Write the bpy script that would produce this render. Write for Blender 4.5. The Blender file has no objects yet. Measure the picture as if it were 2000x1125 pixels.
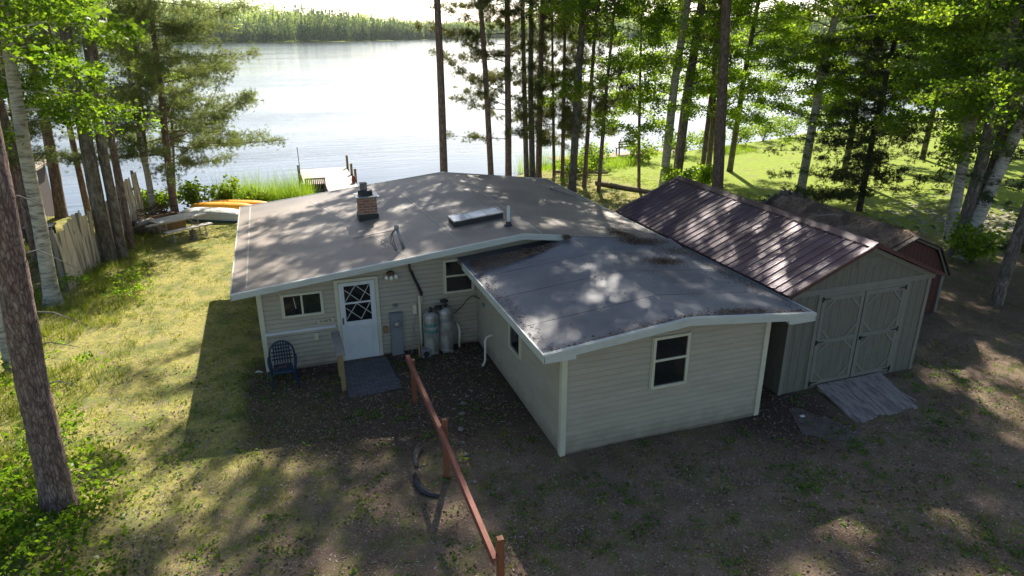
import bpy, math, random
import numpy as np
from mathutils import Vector, Matrix

# ------------------------------------------------------------------ camera, world, sun, exposure
scene = bpy.context.scene
COL = scene.collection
CAM_H = 7.3
F_PX, PITCH, ROLL, YAW = 1322.36, math.radians(20.605), math.radians(0.1518), math.radians(19.2527)
cam_data = bpy.data.cameras.new('camera')
cam = bpy.data.objects.new('camera', cam_data); COL.objects.link(cam)
cam_data.sensor_width = 36.0; cam_data.lens = F_PX / 2000.0 * 36.0
cam_data.clip_start = 0.1; cam_data.clip_end = 8000
cy, sy, cp, sp = math.cos(YAW), math.sin(YAW), math.cos(PITCH), math.sin(PITCH)
fw = Vector((sy*cp, cy*cp, -sp)); rt = Vector((cy, -sy, 0)); dn = fw.cross(rt)
r2 = rt*math.cos(ROLL) + dn*math.sin(ROLL); d2 = -rt*math.sin(ROLL) + dn*math.cos(ROLL)
m = Matrix((r2, -d2, -fw)).transposed().to_4x4(); m.translation = Vector((0, 0, CAM_H))
cam.matrix_world = m
scene.camera = cam
CLOUD = 5.0

SUN_EL, SUN_AZ = math.radians(38.0), math.radians(22.4)     # azimuth clockwise from +Y
world = bpy.data.worlds.new('World'); scene.world = world; world.use_nodes = True
wn = world.node_tree; bg = wn.nodes['Background']
sky = wn.nodes.new('ShaderNodeTexSky'); sky.sky_type = 'NISHITA'; sky.sun_disc = False
sky.sun_elevation = SUN_EL; sky.sun_rotation = SUN_AZ
sky.air_density = 1.0; sky.dust_density = 1.0
L = wn.links.new
def wmath(op, a, b=None, clamp=False):
    q = wn.nodes.new('ShaderNodeMath'); q.operation = op; q.use_clamp = clamp
    for k_, v_ in ((0, a), (1, b)):
        if v_ is None: continue
        if isinstance(v_, (int, float)): q.inputs[k_].default_value = v_
        else: L(v_, q.inputs[k_])
    return q.outputs[0]
def wrange(v, a, b):
    q = wn.nodes.new('ShaderNodeMapRange'); q.interpolation_type = 'SMOOTHSTEP'; L(v, q.inputs[0]); q.inputs[1].default_value = a; q.inputs[2].default_value = b; return q.outputs[0]
tc = wn.nodes.new('ShaderNodeTexCoord'); mp = wn.nodes.new('ShaderNodeMapping'); mp.inputs['Scale'].default_value = (1.0, 1.0, 3.4)
L(tc.outputs['Generated'], mp.inputs['Vector'])
cn = wn.nodes.new('ShaderNodeTexNoise'); cn.inputs['Scale'].default_value = 3.4; cn.inputs['Detail'].default_value = 7; cn.inputs['Roughness'].default_value = 0.55; L(mp.outputs[0], cn.inputs['Vector'])
cloud = wrange(cn.outputs['Fac'], 0.34, 0.60)
# thin bright cloud and haze on the sun's side of the sky, low over the lake
dt = wn.nodes.new('ShaderNodeVectorMath'); dt.operation = 'DOT_PRODUCT'; L(tc.outputs['Generated'], dt.inputs[0]); dt.inputs[1].default_value = (math.sin(SUN_AZ), math.cos(SUN_AZ), 0)
sp_ = wn.nodes.new('ShaderNodeSeparateXYZ'); L(tc.outputs['Generated'], sp_.inputs[0])
low = wmath('MULTIPLY', wmath('SUBTRACT', 1.0, wrange(sp_.outputs['Z'], 0.18, 0.40)), wrange(sp_.outputs['Z'], -0.03, 0.0))
side = wrange(dt.outputs['Value'], 0.45, 0.92)
glow = wmath('MULTIPLY', wmath('MULTIPLY', low, side), wmath('ADD', wmath('MULTIPLY', cloud, 0.82), 0.18))
k1 = wmath('MULTIPLY', glow, CLOUD)
cc = wn.nodes.new('ShaderNodeCombineColor'); L(k1, cc.inputs[0]); L(k1, cc.inputs[1]); L(wmath('MULTIPLY', k1, 1.2), cc.inputs[2])
av = wn.nodes.new('ShaderNodeVectorMath'); av.operation = 'ADD'; L(sky.outputs[0], av.inputs[0]); L(cc.outputs[0], av.inputs[1])
L(av.outputs[0], bg.inputs['Color'])
bg.inputs['Strength'].default_value = 0.075

sl = bpy.data.lights.new('sun', 'SUN'); sl.energy = 5.0; sl.angle = math.radians(0.53); sl.color = (1.0, 0.93, 0.82)
so = bpy.data.objects.new('sun', sl); COL.objects.link(so)
sdir = Vector((math.sin(SUN_AZ)*math.cos(SUN_EL), math.cos(SUN_AZ)*math.cos(SUN_EL), math.sin(SUN_EL)))
so.rotation_euler = sdir.to_track_quat('Z', 'Y').to_euler()
so.location = (0, 0, 60)
vs = scene.view_settings; vs.view_transform = 'Standard'; vs.look = 'None'; vs.exposure = 1.25; vs.gamma = 1.0; vs.use_curve_mapping = False

# ------------------------------------------------------------------ helpers
def nodes_mat(name):
    mt = bpy.data.materials.new(name); mt.use_nodes = True
    nt = mt.node_tree; return mt, nt, nt.nodes['Principled BSDF']

def mat(name, col, rough=0.7, col2=None, scale=5.0, stretch=(1, 1, 1), detail=5, bump=0.0, bscale=None, metal=0.0, spec=0.5, lo=0.35, hi=0.65, col3=None, scale3=0.8, coat=0):
    mt, nt, p = nodes_mat(name); N = nt.nodes.new; K = nt.links.new
    p.inputs['Roughness'].default_value = rough; p.inputs['Metallic'].default_value = metal
    p.inputs['Specular IOR Level'].default_value = spec
    if coat: p.inputs['Coat Weight'].default_value = coat
    p.inputs['Base Color'].default_value = (*col, 1)
    if col2 or bump or col3:
        t = N('ShaderNodeTexCoord'); mpn = N('ShaderNodeMapping'); mpn.inputs['Scale'].default_value = stretch
        K(t.outputs['Object'], mpn.inputs['Vector'])
    if col2:
        n = N('ShaderNodeTexNoise'); n.inputs['Scale'].default_value = scale; n.inputs['Detail'].default_value = detail; n.inputs['Roughness'].default_value = 0.6
        K(mpn.outputs[0], n.inputs['Vector'])
        r = N('ShaderNodeValToRGB'); r.color_ramp.elements[0].position = lo; r.color_ramp.elements[1].position = hi
        r.color_ramp.elements[0].color = (*col, 1); r.color_ramp.elements[1].color = (*col2, 1)
        K(n.outputs['Fac'], r.inputs['Fac']); out = r.outputs['Color']
        if col3:
            n3 = N('ShaderNodeTexNoise'); n3.inputs['Scale'].default_value = scale3; n3.inputs['Detail'].default_value = 4
            K(mpn.outputs[0], n3.inputs['Vector'])
            r3 = N('ShaderNodeValToRGB'); r3.color_ramp.elements[0].position = 0.48; r3.color_ramp.elements[1].position = 0.62
            K(n3.outputs['Fac'], r3.inputs['Fac'])
            x = N('ShaderNodeMix'); x.data_type = 'RGBA'; K(r3.outputs['Color'], x.inputs[0]); K(out, x.inputs[6]); x.inputs[7].default_value = (*col3, 1); out = x.outputs[2]
        K(out, p.inputs['Base Color'])
    if bump:
        nb = N('ShaderNodeTexNoise'); nb.inputs['Scale'].default_value = bscale or scale*2; nb.inputs['Detail'].default_value = 6
        K(mpn.outputs[0], nb.inputs['Vector'])
        b = N('ShaderNodeBump'); b.inputs['Strength'].default_value = bump; b.inputs['Distance'].default_value = 0.02
        K(nb.outputs['Fac'], b.inputs['Height']); K(b.outputs[0], p.inputs['Normal'])
    return mt

def leaf_mat(name, c1, c2, trans=0.5, rough=0.45, tcol=None, gloss=True, ns=0.9, isl=0.55):
    mt, nt, p = nodes_mat(name); N = nt.nodes.new; K = nt.links.new
    t = N('ShaderNodeTexCoord'); n = N('ShaderNodeTexNoise'); n.inputs['Scale'].default_value = ns; n.inputs['Detail'].default_value = 2
    K(t.outputs['Object'], n.inputs['Vector'])
    g = N('ShaderNodeNewGeometry')
    a = N('ShaderNodeMath'); a.operation = 'MULTIPLY_ADD'; K(g.outputs['Random Per Island'], a.inputs[0]); a.inputs[1].default_value = isl; K(n.outputs['Fac'], a.inputs[2])
    r = N('ShaderNodeValToRGB'); r.color_ramp.elements[0].position = 0.5; r.color_ramp.elements[1].position = 1.05
    r.color_ramp.elements[0].color = (*c1, 1); r.color_ramp.elements[1].color = (*c2, 1)
    K(a.outputs[0], r.inputs['Fac']); K(r.outputs['Color'], p.inputs['Base Color'])
    p.inputs['Roughness'].default_value = rough; p.inputs['Specular IOR Level'].default_value = 0.35 if gloss else 0.1
    tr = N('ShaderNodeBsdfTranslucent')
    ml = N('ShaderNodeMix'); ml.data_type = 'RGBA'; ml.blend_type = 'MULTIPLY'; ml.inputs[0].default_value = 1
    K(r.outputs['Color'], ml.inputs[6]); ml.inputs[7].default_value = (*(tcol or (2.6, 2.3, 0.9)), 1)
    K(ml.outputs[2], tr.inputs['Color'])
    ms = N('ShaderNodeMixShader'); ms.inputs[0].default_value = trans
    K(p.outputs[0], ms.inputs[1]); K(tr.outputs[0], ms.inputs[2])
    K(ms.outputs[0], nt.nodes['Material Output'].inputs['Surface'])
    return mt

class MB:
    def __init__(s): s.v = []; s.f = []
    def add(s, vs_, fs_):
        o = len(s.v); s.v += [tuple(q) for q in vs_]; s.f += [tuple(i+o for i in f) for f in fs_]; return s
    def box(s, x0, x1, y0, y1, z0, z1):
        return s.add([(x0,y0,z0),(x1,y0,z0),(x1,y1,z0),(x0,y1,z0),(x0,y0,z1),(x1,y0,z1),(x1,y1,z1),(x0,y1,z1)],
                     [(0,3,2,1),(4,5,6,7),(0,1,5,4),(1,2,6,5),(2,3,7,6),(3,0,4,7)])
    def prism(s, poly, axis, a, b):
        # poly: 2D points in the plane perpendicular to axis ('y': (x,z); 'x': (y,z); 'z': (x,y))
        n = len(poly)
        P = {'y': lambda p, t: (p[0], t, p[1]), 'x': lambda p, t: (t, p[0], p[1]), 'z': lambda p, t: (p[0], p[1], t)}[axis]
        return s.add([P(p, a) for p in poly]+[P(p, b) for p in poly],
                     [tuple(range(n-1, -1, -1)), tuple(range(n, 2*n))]+[(i, (i+1) % n, n+(i+1) % n, n+i) for i in range(n)])
    def tube(s, pts, rad, n=8, caps=True, jit=0.0, rng=None):
        pts = [Vector(p) for p in pts]; k = len(pts)
        if not hasattr(rad, '__len__'): rad = [rad]*k
        o = len(s.v); up = Vector((0, 0, 1)); prev = None
        for i, p in enumerate(pts):
            d = (pts[min(i+1, k-1)]-pts[max(i-1, 0)]).normalized()
            if prev is None: a = d.cross(up if abs(d.z) < 0.9 else Vector((1, 0, 0))).normalized()
            else: a = (prev - d*prev.dot(d)).normalized()
            prev = a; b = d.cross(a)
            for j in range(n):
                t = 2*math.pi*j/n; r = rad[i]*(1+(rng.uniform(-jit, jit) if rng else 0))
                s.v.append(tuple(p + a*(r*math.cos(t)) + b*(r*math.sin(t))))
        for i in range(k-1):
            for j in range(n):
                s.f.append((o+i*n+j, o+i*n+(j+1) % n, o+(i+1)*n+(j+1) % n, o+(i+1)*n+j))
        if caps:
            s.f.append(tuple(o+j for j in range(n-1, -1, -1))); s.f.append(tuple(o+(k-1)*n+j for j in range(n)))
        return s
    def bar(s, p, q, w, h, up=(0, 0, 1)):
        p, q = Vector(p), Vector(q); d = (q-p).normalized(); a = d.cross(Vector(up)).normalized(); b = a.cross(d)
        c = []
        for e in (p, q):
            for (i, j) in ((-1,-1),(1,-1),(1,1),(-1,1)): c.append(e+a*(i*w/2)+b*(j*h/2))
        return s.add(c, [(0,1,2,3),(7,6,5,4),(0,4,5,1),(1,5,6,2),(2,6,7,3),(3,7,4,0)])
    def lathe(s, prof, c=(0, 0, 0), n=20):
        o = len(s.v); k = len(prof)
        for r, z in prof:
            for j in range(n):
                t = 2*math.pi*j/n; s.v.append((c[0]+r*math.cos(t), c[1]+r*math.sin(t), c[2]+z))
        for i in range(k-1):
            for j in range(n): s.f.append((o+i*n+j, o+i*n+(j+1) % n, o+(i+1)*n+(j+1) % n, o+(i+1)*n+j))
        s.f.append(tuple(o+j for j in range(n-1, -1, -1))); s.f.append(tuple(o+(k-1)*n+j for j in range(n)))
        return s
    def build(s, name, material, parent=None, smooth=False, loc=None, bevel=0):
        me = bpy.data.meshes.new(name); me.from_pydata(s.v, [], s.f); me.materials.append(material); me.update()
        if smooth:
            for p in me.polygons: p.use_smooth = True
        o = bpy.data.objects.new(name, me); COL.objects.link(o)
        if parent: o.parent = parent
        if loc: o.location = loc
        if bevel:
            b = o.modifiers.new('bevel', 'BEVEL'); b.width = bevel; b.segments = 2; b.limit_method = 'ANGLE'
        return o

def np_mesh(name, V, F, material, parent=None, mats=None, midx=None, smooth=False):
    V = np.asarray(V, np.float32); F = np.asarray(F, np.int32)
    me = bpy.data.meshes.new(name); k = F.shape[1]
    me.vertices.add(len(V)); me.vertices.foreach_set('co', V.ravel())
    me.loops.add(F.size); me.loops.foreach_set('vertex_index', F.ravel())
    me.polygons.add(len(F)); me.polygons.foreach_set('loop_start', np.arange(0, F.size, k, dtype=np.int32))
    for mm in (mats or [material]): me.materials.append(mm)
    if midx is not None: me.polygons.foreach_set('material_index', np.asarray(midx, np.int32))
    me.update(calc_edges=True)
    if smooth: me.polygons.foreach_set('use_smooth', np.ones(len(F), bool))
    o = bpy.data.objects.new(name, me); COL.objects.link(o)
    if parent: o.parent = parent
    return o

def tag(o, label=None, cat=None, group=None, kind=None):
    if label: o['label'] = label
    if cat: o['category'] = cat
    if group: o['group'] = group
    if kind: o['kind'] = kind
    return o

def thing(name, label, cat, loc=(0, 0, 0), group=None):
    o = bpy.data.objects.new(name, None); COL.objects.link(o); o.location = loc; o.empty_display_size = 0.2
    return tag(o, label, cat, group)

def part(mb, name, material, root, smooth=False, bevel=0):
    # geometry given in world coordinates; the part is parented to the thing's Empty (or to a part of it)
    base = Vector(root.location)
    if root.parent: base = base + Vector(root.parent.location)
    mb.v = [(a-base.x, b-base.y, c-base.z) for a, b, c in mb.v]
    return mb.build(name, material, root, smooth, bevel=bevel)

def text_mesh(s, size, name, material, matrix, parent, bold=0.0, depth=0.002, xs=1.0):
    cu = bpy.data.curves.new(name, 'FONT'); cu.body = s; cu.size = size; cu.align_x = 'CENTER'; cu.align_y = 'CENTER'
    cu.extrude = depth; cu.offset = bold; cu.space_character = 1.1
    tmp = bpy.data.objects.new(name, cu); COL.objects.link(tmp)
    dg = bpy.context.evaluated_depsgraph_get(); me = bpy.data.meshes.new_from_object(tmp.evaluated_get(dg))
    bpy.data.objects.remove(tmp)
    me.transform(Matrix.Diagonal((xs, 1, 1, 1))); me.transform(matrix)
    me.materials.clear(); me.materials.append(material)
    o = bpy.data.objects.new(name, me); COL.objects.link(o); o.parent = parent
    return o

# ------------------------------------------------------------------ terrain: lake outline, heights
LAKE = [(-60,38),(-30,37),(-12,36),(-4,34.2),(0.5,33.8),(6,34.5),(10,35.5),(14,38),(20,39.5),(28,41.5),(35,43.5),(45,47.5),(58,52),(80,58),(110,72),(170,120),
        (300,260),(420,480),(520,760),(470,1000),(400,1060),(305,1120),(200,980),(112,879),(40,800),(-28,795),(-150,700),(-350,560),(-500,300),(-400,80),(-200,45)]
WATER_Z = -0.7
def lake_sd(x, y):
    """signed distance to the lake outline: negative inside the lake"""
    x = np.asarray(x, float); y = np.asarray(y, float)
    d = np.full(x.shape, 1e9); inside = np.zeros(x.shape, bool); n = len(LAKE)
    for i in range(n):
        x0, y0 = LAKE[i]; x1, y1 = LAKE[(i+1) % n]; ex, ey = x1-x0, y1-y0
        t = np.clip(((x-x0)*ex+(y-y0)*ey)/(ex*ex+ey*ey), 0, 1)
        d = np.minimum(d, np.hypot(x-x0-t*ex, y-y0-t*ey))
        c = ((y0 > y) != (y1 > y)) & (x < (x1-x0)*(y-y0)/((y1-y0) if y1 != y0 else 1e-9)+x0)
        inside ^= c
    return np.where(inside, -d, d)
def sstep(a, b, x):
    t = np.clip((np.asarray(x, float)-a)/(b-a), 0, 1); return t*t*(3-2*t)
def height(x, y):
    x = np.asarray(x, float); y = np.asarray(y, float)
    d = lake_sd(x, y); r = np.hypot(x, y)
    z = -1.6 + 1.6*sstep(-3.0, 2.6, d)
    z = z + sstep(2, 20, d)*0.02*np.sin(x*1.3+y*0.7)
    hill = sstep(250, 500, r)*sstep(4, 240, d)*(19+8*np.sin(x*0.006+1.0)+7*np.sin(x*0.017+y*0.004))
    near = sstep(60, 130, r)*(1-sstep(250, 500, r))*sstep(2, 60, d)*5
    return z+hill+near
def hz(x, y): return float(height(np.array([x]), np.array([y]))[0])
# ------------------------------------------------------------------ materials
M = {}
M['siding'] = mat('vinyl_siding', (0.34,0.30,0.225), 0.55, (0.385,0.34,0.26), 2.2, stretch=(1,1,4), col3=(0.335,0.297,0.222), scale3=1.4, lo=.3, hi=.7)
M['palewood'] = mat('table_planks_sunlit_tone', (0.46,0.42,0.37), .8, (0.58,0.54,0.48), 4)  # paled to stand in for sunlight on a table that lies in shade
def add_grime(mt):
    nt = mt.node_tree; N = nt.nodes.new; K = nt.links.new; p = nt.nodes['Principled BSDF']; src = p.inputs['Base Color'].links[0].from_socket
    t = N('ShaderNodeTexCoord'); s_ = N('ShaderNodeSeparateXYZ'); K(t.outputs['Object'], s_.inputs[0])
    n = N('ShaderNodeTexNoise'); n.inputs['Scale'].default_value = 3.5; n.inputs['Detail'].default_value = 7; K(t.outputs['Object'], n.inputs['Vector'])
    a = N('ShaderNodeMath'); a.operation = 'MULTIPLY_ADD'; K(n.outputs['Fac'], a.inputs[0]); a.inputs[1].default_value = -.75; K(s_.outputs['Z'], a.inputs[2])
    m_ = N('ShaderNodeMapRange'); m_.inputs[1].default_value = -.42; m_.inputs[2].default_value = .02; m_.inputs[3].default_value = .7; m_.inputs[4].default_value = 0; K(a.outputs[0], m_.inputs[0])
    x = N('ShaderNodeMix'); x.data_type = 'RGBA'; K(m_.outputs[0], x.inputs[0]); K(src, x.inputs[6]); x.inputs[7].default_value = (.15, .115, .08, 1); K(x.outputs[2], p.inputs['Base Color'])
add_grime(M['siding'])
M['trim'] = mat('cream_trim', (0.52,0.50,0.37), 0.5, (0.58,0.56,0.43), 4)
M['white'] = mat('white_paint', (0.60,0.62,0.62), 0.45, (0.52,0.54,0.54), 5, lo=.45, hi=.8)
M['fascia'] = mat('fascia_metal', (0.50,0.52,0.48), 0.4, (0.42,0.43,0.39), 3, stretch=(1,1,6), lo=.45, hi=.75)
M['membrane_tan'] = mat('rubber_roof_dusty', (0.175,0.142,0.115), 0.6, (0.29,0.232,0.182), 0.9, detail=8, bump=0.15, bscale=30, col3=(0.14,0.12,0.105), scale3=0.35, lo=.3, hi=.72)
M['membrane_grey'] = mat('rubber_roof_grey', (0.115,0.122,0.148), 0.5, (0.155,0.158,0.178), 1.1, detail=8, bump=0.12, bscale=30, col3=(0.095,0.10,0.12), scale3=0.5, lo=.3, hi=.72, spec=0.5)
M['seam'] = mat('roof_seam', (0.30,0.28,0.25), 0.6)
M['glass'] = mat('dark_window_glass', (0.008,0.010,0.012), 0.05, (0.035,0.030,0.024), 2.2, lo=.5, hi=.75, spec=0.9)  # brownish noise in the base colour imitates faint reflections
M['glass_green'] = mat('reflecting_window_glass', (0.012,0.022,0.020), 0.05, (0.03,0.028,0.016), 3, spec=0.7)
M['skyglass'] = mat('skylight_glass', (0.30,0.36,0.42), 0.10, (0.55,0.60,0.63), 3.5, spec=1.0)
M['brick'] = None
M['black'] = mat('black_rubber', (0.018,0.018,0.02), 0.5, (0.03,0.03,0.033), 9)
M['grey_metal'] = mat('galvanised_metal', (0.24,0.25,0.26), 0.42, (0.32,0.33,0.34), 6, metal=0.5)
M['meter_grey'] = mat('painted_grey_box', (0.17,0.19,0.20), 0.45, (0.20,0.22,0.235), 3)
M['alu'] = mat('brushed_aluminium', (0.44,0.43,0.40), 0.42, (0.34,0.33,0.30), 5, metal=0.35, col3=(0.27,0.25,0.22), scale3=7, stretch=(1,1,.5))
M['pvc'] = mat('pvc_pipe', (0.70,0.69,0.63), 0.4, (0.6,0.58,0.5), 6)
M['teal'] = mat('teal_lettering', (0.0,0.17,0.15), 0.5, (0.02,0.24,0.21), 30)
M['teal_faded'] = mat('faded_teal_lettering', (0.10,0.21,0.19), 0.5, (0.2,0.25,0.23), 30)
M['blue_plastic'] = mat('blue_plastic', (0.005,0.020,0.045), 0.45, (0.009,0.032,0.064), 6)
M['weathered'] = mat('weathered_wood', (0.20,0.17,0.145), 0.85, (0.30,0.26,0.225), 6, stretch=(6,1,6), bump=.4, bscale=20)
M['weathered_y'] = mat('weathered_planks', (0.22,0.185,0.165), 0.85, (0.32,0.275,0.245), 5, stretch=(5,1.2,5), bump=.12, bscale=14, col3=(0.16,0.13,0.12), scale3=2)
M['treated'] = mat('treated_post', (0.22,0.15,0.06), 0.8, (0.30,0.22,0.10), 6, stretch=(6,6,1))
M['redwood'] = mat('red_stained_wood', (0.15,0.042,0.024), 0.75, (0.24,0.078,0.045), 5, stretch=(8,1,8), bump=.25, bscale=16, col3=(0.20,0.06,0.035), scale3=3)
M['redpost'] = mat('red_brown_post', (0.16,0.055,0.022), 0.7, (0.24,0.085,0.035), 6, stretch=(8,8,1), bump=.25, bscale=16)
M['fencewood'] = mat('old_fence_boards', (0.50,0.40,0.30), 0.85, (0.72,0.60,0.46), 3, stretch=(8,8,.6), bump=.3, bscale=12, col3=(0.25,0.20,0.16), scale3=1.5)  # colour brightened and warmed to imitate sun that the pine blocks
M['shedwall'] = mat('grey_shed_siding', (0.125,0.118,0.092), 0.75, (0.16,0.152,0.12), 4, stretch=(5,5,.6), bump=.15, bscale=20)
M['shedtrim'] = mat('grey_shed_trim', (0.165,0.158,0.13), 0.7, (0.195,0.188,0.155), 4)
M['shedmetal'] = mat('maroon_roof_metal', (0.058,0.028,0.042), 0.30, (0.085,0.042,0.056), 2.2, metal=0.35, spec=0.8, col3=(0.10,0.06,0.075), scale3=1.2, bump=.06, bscale=6)
M['redbarn'] = mat('red_barn_siding', (0.055,0.018,0.014), 0.8, (0.10,0.032,0.024), 4, stretch=(9,9,.7), bump=.2, bscale=16)
M['needles'] = mat('pine_needle_litter', (0.15,0.095,0.062), 0.95, (0.30,0.20,0.14), 9, detail=9, bump=.9, bscale=45, col3=(0.10,0.068,0.05), scale3=2.0)
M['darkcabin'] = mat('dark_brown_siding', (0.035,0.022,0.018), 0.8, (0.05,0.032,0.026), 4)
M['shingle'] = mat('tan_shingles', (0.27,0.225,0.175), 0.9, (0.36,0.30,0.24), 8, bump=.3)
M['paver'] = None
M['deck'] = mat('cream_deck_boards', (0.42,0.36,0.29), 0.8, (0.53,0.46,0.38), 3, stretch=(6,1,1))  # cream boards, the dock's own colour
M['darkwood'] = mat('dark_bench_wood', (0.075,0.045,0.032), 0.75, (0.12,0.075,0.05), 8)
M['reddeck'] = mat('reddish_deck', (0.26,0.14,0.095), 0.8, (0.36,0.21,0.15), 4)
M['orange'] = mat('orange_plastic', (0.80,0.33,0.015), 0.4, (0.86,0.42,0.03), 2)
M['boatwhite'] = mat('weathered_boat_aluminium', (0.55,0.54,0.47), 0.5, (0.66,0.65,0.58), 4)
M['green'] = mat('dark_green_plastic', (0.015,0.06,0.04), 0.5, (0.02,0.08,0.05), 5)
M['brownbox'] = mat('rusty_brown_board', (0.22,0.13,0.06), 0.85, (0.30,0.19,0.10), 4)
M['stone'] = mat('pale_field_stone', (0.15,0.13,0.115), 0.85, (0.26,0.235,0.21), 7, bump=.5)
M['slab'] = mat('old_dark_slab', (0.085,0.064,0.05), 0.95, (0.125,0.098,0.08), 6, bump=.3)
M['cream'] = mat('cream_plastic', (0.62,0.55,0.40), 0.5)
M['bulb'] = mat('frosted_bulb', (0.80,0.78,0.68), 0.25)
M['tankwhite'] = mat('white_tank_paint', (0.72,0.73,0.72), 0.3, (0.6,0.61,0.6), 3)
M['sack'] = mat('pale_debris', (0.26,0.23,0.20), 0.8, (0.36,0.33,0.29), 3)

def bark(name, a, b, c, st=(2.4, 2.4, .9), sc=5.5, bmp=1.0, crack=True):
    mt, nt, p = nodes_mat(name); N = nt.nodes.new; K = nt.links.new
    t = N('ShaderNodeTexCoord'); mpn = N('ShaderNodeMapping'); mpn.inputs['Scale'].default_value = st; K(t.outputs['Object'], mpn.inputs['Vector'])
    nz = N('ShaderNodeTexNoise'); nz.inputs['Scale'].default_value = sc; nz.inputs['Detail'].default_value = 8; nz.inputs['Roughness'].default_value = .65; K(mpn.outputs[0], nz.inputs['Vector'])
    vo = N('ShaderNodeTexVoronoi'); vo.inputs['Scale'].default_value = sc*1.6; K(mpn.outputs[0], vo.inputs['Vector'])
    r = N('ShaderNodeValToRGB'); e = r.color_ramp.elements; e[0].position = .3; e[0].color = (*a, 1); e[1].position = .7; e[1].color = (*c, 1)
    q = r.color_ramp.elements.new(.5); q.color = (*b, 1)
    K(nz.outputs['Fac'], r.inputs['Fac'])
    mxx = N('ShaderNodeMix'); mxx.data_type = 'RGBA'; mxx.blend_type = 'MULTIPLY'; mxx.inputs[0].default_value = .5
    K(r.outputs['Color'], mxx.inputs[6]); K(vo.outputs['Color'], mxx.inputs[7])
    hs = N('ShaderNodeHueSaturation'); hs.inputs['Saturation'].default_value = .8; hs.inputs['Value'].default_value = 1.3; K(mxx.outputs[2], hs.inputs['Color'])
    mm = N('ShaderNodeMix'); mm.data_type = 'RGBA'; mm.inputs[0].default_value = .22; K(r.outputs['Color'], mm.inputs[6]); K(hs.outputs[0], mm.inputs[7])
    K(mm.outputs[2], p.inputs['Base Color']); p.inputs['Roughness'].default_value = .9
    if crack:
        vc = N('ShaderNodeTexVoronoi'); vc.feature = 'DISTANCE_TO_EDGE'; vc.inputs['Scale'].default_value = 12.0
        m2_ = N('ShaderNodeMapping'); m2_.inputs['Scale'].default_value = (1.9, 1.9, .5); K(t.outputs['Object'], m2_.inputs['Vector'])
        wv = N('ShaderNodeMix'); wv.data_type = 'RGBA'; wv.blend_type = 'ADD'; wv.inputs[0].default_value = .10; K(m2_.outputs[0], wv.inputs[6]); K(nz.outputs['Color'], wv.inputs[7]); K(wv.outputs[2], vc.inputs['Vector'])
        rc_ = N('ShaderNodeMapRange'); rc_.inputs[1].default_value = 0; rc_.inputs[2].default_value = .14; rc_.inputs[3].default_value = .55; rc_.inputs[4].default_value = 1.0; K(vc.outputs['Distance'], rc_.inputs[0])
        mc = N('ShaderNodeMix'); mc.data_type = 'RGBA'; mc.blend_type = 'MULTIPLY'; mc.inputs[0].default_value = 1
        K(mm.outputs[2], mc.inputs[6]); K(rc_.outputs[0], mc.inputs[7]); K(mc.outputs[2], p.inputs['Base Color'])
        hh = N('ShaderNodeMath'); hh.operation = 'ADD'; K(rc_.outputs[0], hh.inputs[0]); K(nz.outputs['Fac'], hh.inputs[1]); hsrc = hh.outputs[0]
    else: hsrc = nz.outputs['Fac']
    b_ = N('ShaderNodeBump'); b_.inputs['Strength'].default_value = bmp; b_.inputs['Distance'].default_value = .03; K(hsrc, b_.inputs['Height']); K(b_.outputs[0], p.inputs['Normal'])
    return mt
M['pine'] = bark('red_pine_bark', (0.10,0.062,0.05), (0.24,0.155,0.125), (0.42,0.30,0.25))
M['rough'] = bark('rough_grey_bark', (0.06,0.048,0.038), (0.17,0.137,0.11), (0.36,0.31,0.25), sc=3.2)
M['thin'] = M['rough']
M['spruce'] = bark('spruce_bark', (0.03,0.022,0.018), (0.06,0.045,0.038), (0.10,0.08,0.065))
M['birch'] = bark('birch_bark', (0.07,0.06,0.05), (0.40,0.36,0.31), (0.58,0.54,0.48), st=(1.2,1.2,5), sc=2.6, bmp=.3, crack=False)
M['log'] = bark('fallen_log_bark', (0.16,0.11,0.07), (0.26,0.19,0.13), (0.38,0.30,0.22))
M['deadwood'] = mat('dead_grey_twig', (0.20,0.165,0.14), .9, (0.34,0.30,0.26), 12)

M['leaf_maple'] = leaf_mat('maple_leaves', (0.065,0.14,0.016), (0.19,0.28,0.032), .65, tcol=(2.2,2.0,.9))
M['leaf_birch'] = leaf_mat('birch_leaves', (0.065,0.14,0.014), (0.18,0.26,0.026), .65, tcol=(2.2,2.0,.9))
M['leaf_bright'] = leaf_mat('mid_green_leaves', (0.045,0.105,0.010), (0.11,0.185,0.02), .6)  # one green for left birches, backdrop trees and undergrowth
M['needle_pine'] = leaf_mat('red_pine_needles', (0.050,0.080,0.028), (0.14,0.155,0.058), .35, tcol=(1.9,1.6,.7), gloss=False)
M['needle_white'] = leaf_mat('white_pine_needles', (0.085,0.135,0.05), (0.20,0.25,0.11), .4, tcol=(1.9,1.7,.9), gloss=False)
M['needle_spruce'] = leaf_mat('spruce_needles', (0.035,0.060,0.024), (0.085,0.11,0.045), .3, tcol=(1.8,1.6,.7), gloss=False)
M['grass'] = leaf_mat('grass_blades', (0.10,0.15,0.02), (0.24,0.27,0.05), .35, tcol=(1.7,1.6,.8), gloss=False)
M['weeds'] = leaf_mat('weed_leaves', (0.04,0.10,0.022), (0.11,0.18,0.04), .45, gloss=True)
M['reed'] = leaf_mat('reed_blades', (0.075,0.15,0.02), (0.16,0.25,0.04), .5, gloss=False)
M['shrub'] = leaf_mat('shrub_leaves', (0.055,0.115,0.012), (0.14,0.20,0.025), .55)
M['far_conifer'] = leaf_mat('far_conifer_foliage', (0.14,0.19,0.10), (0.25,0.31,0.14), .2, gloss=False, ns=.06, tcol=(1.6,1.6,1.2))
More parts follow.
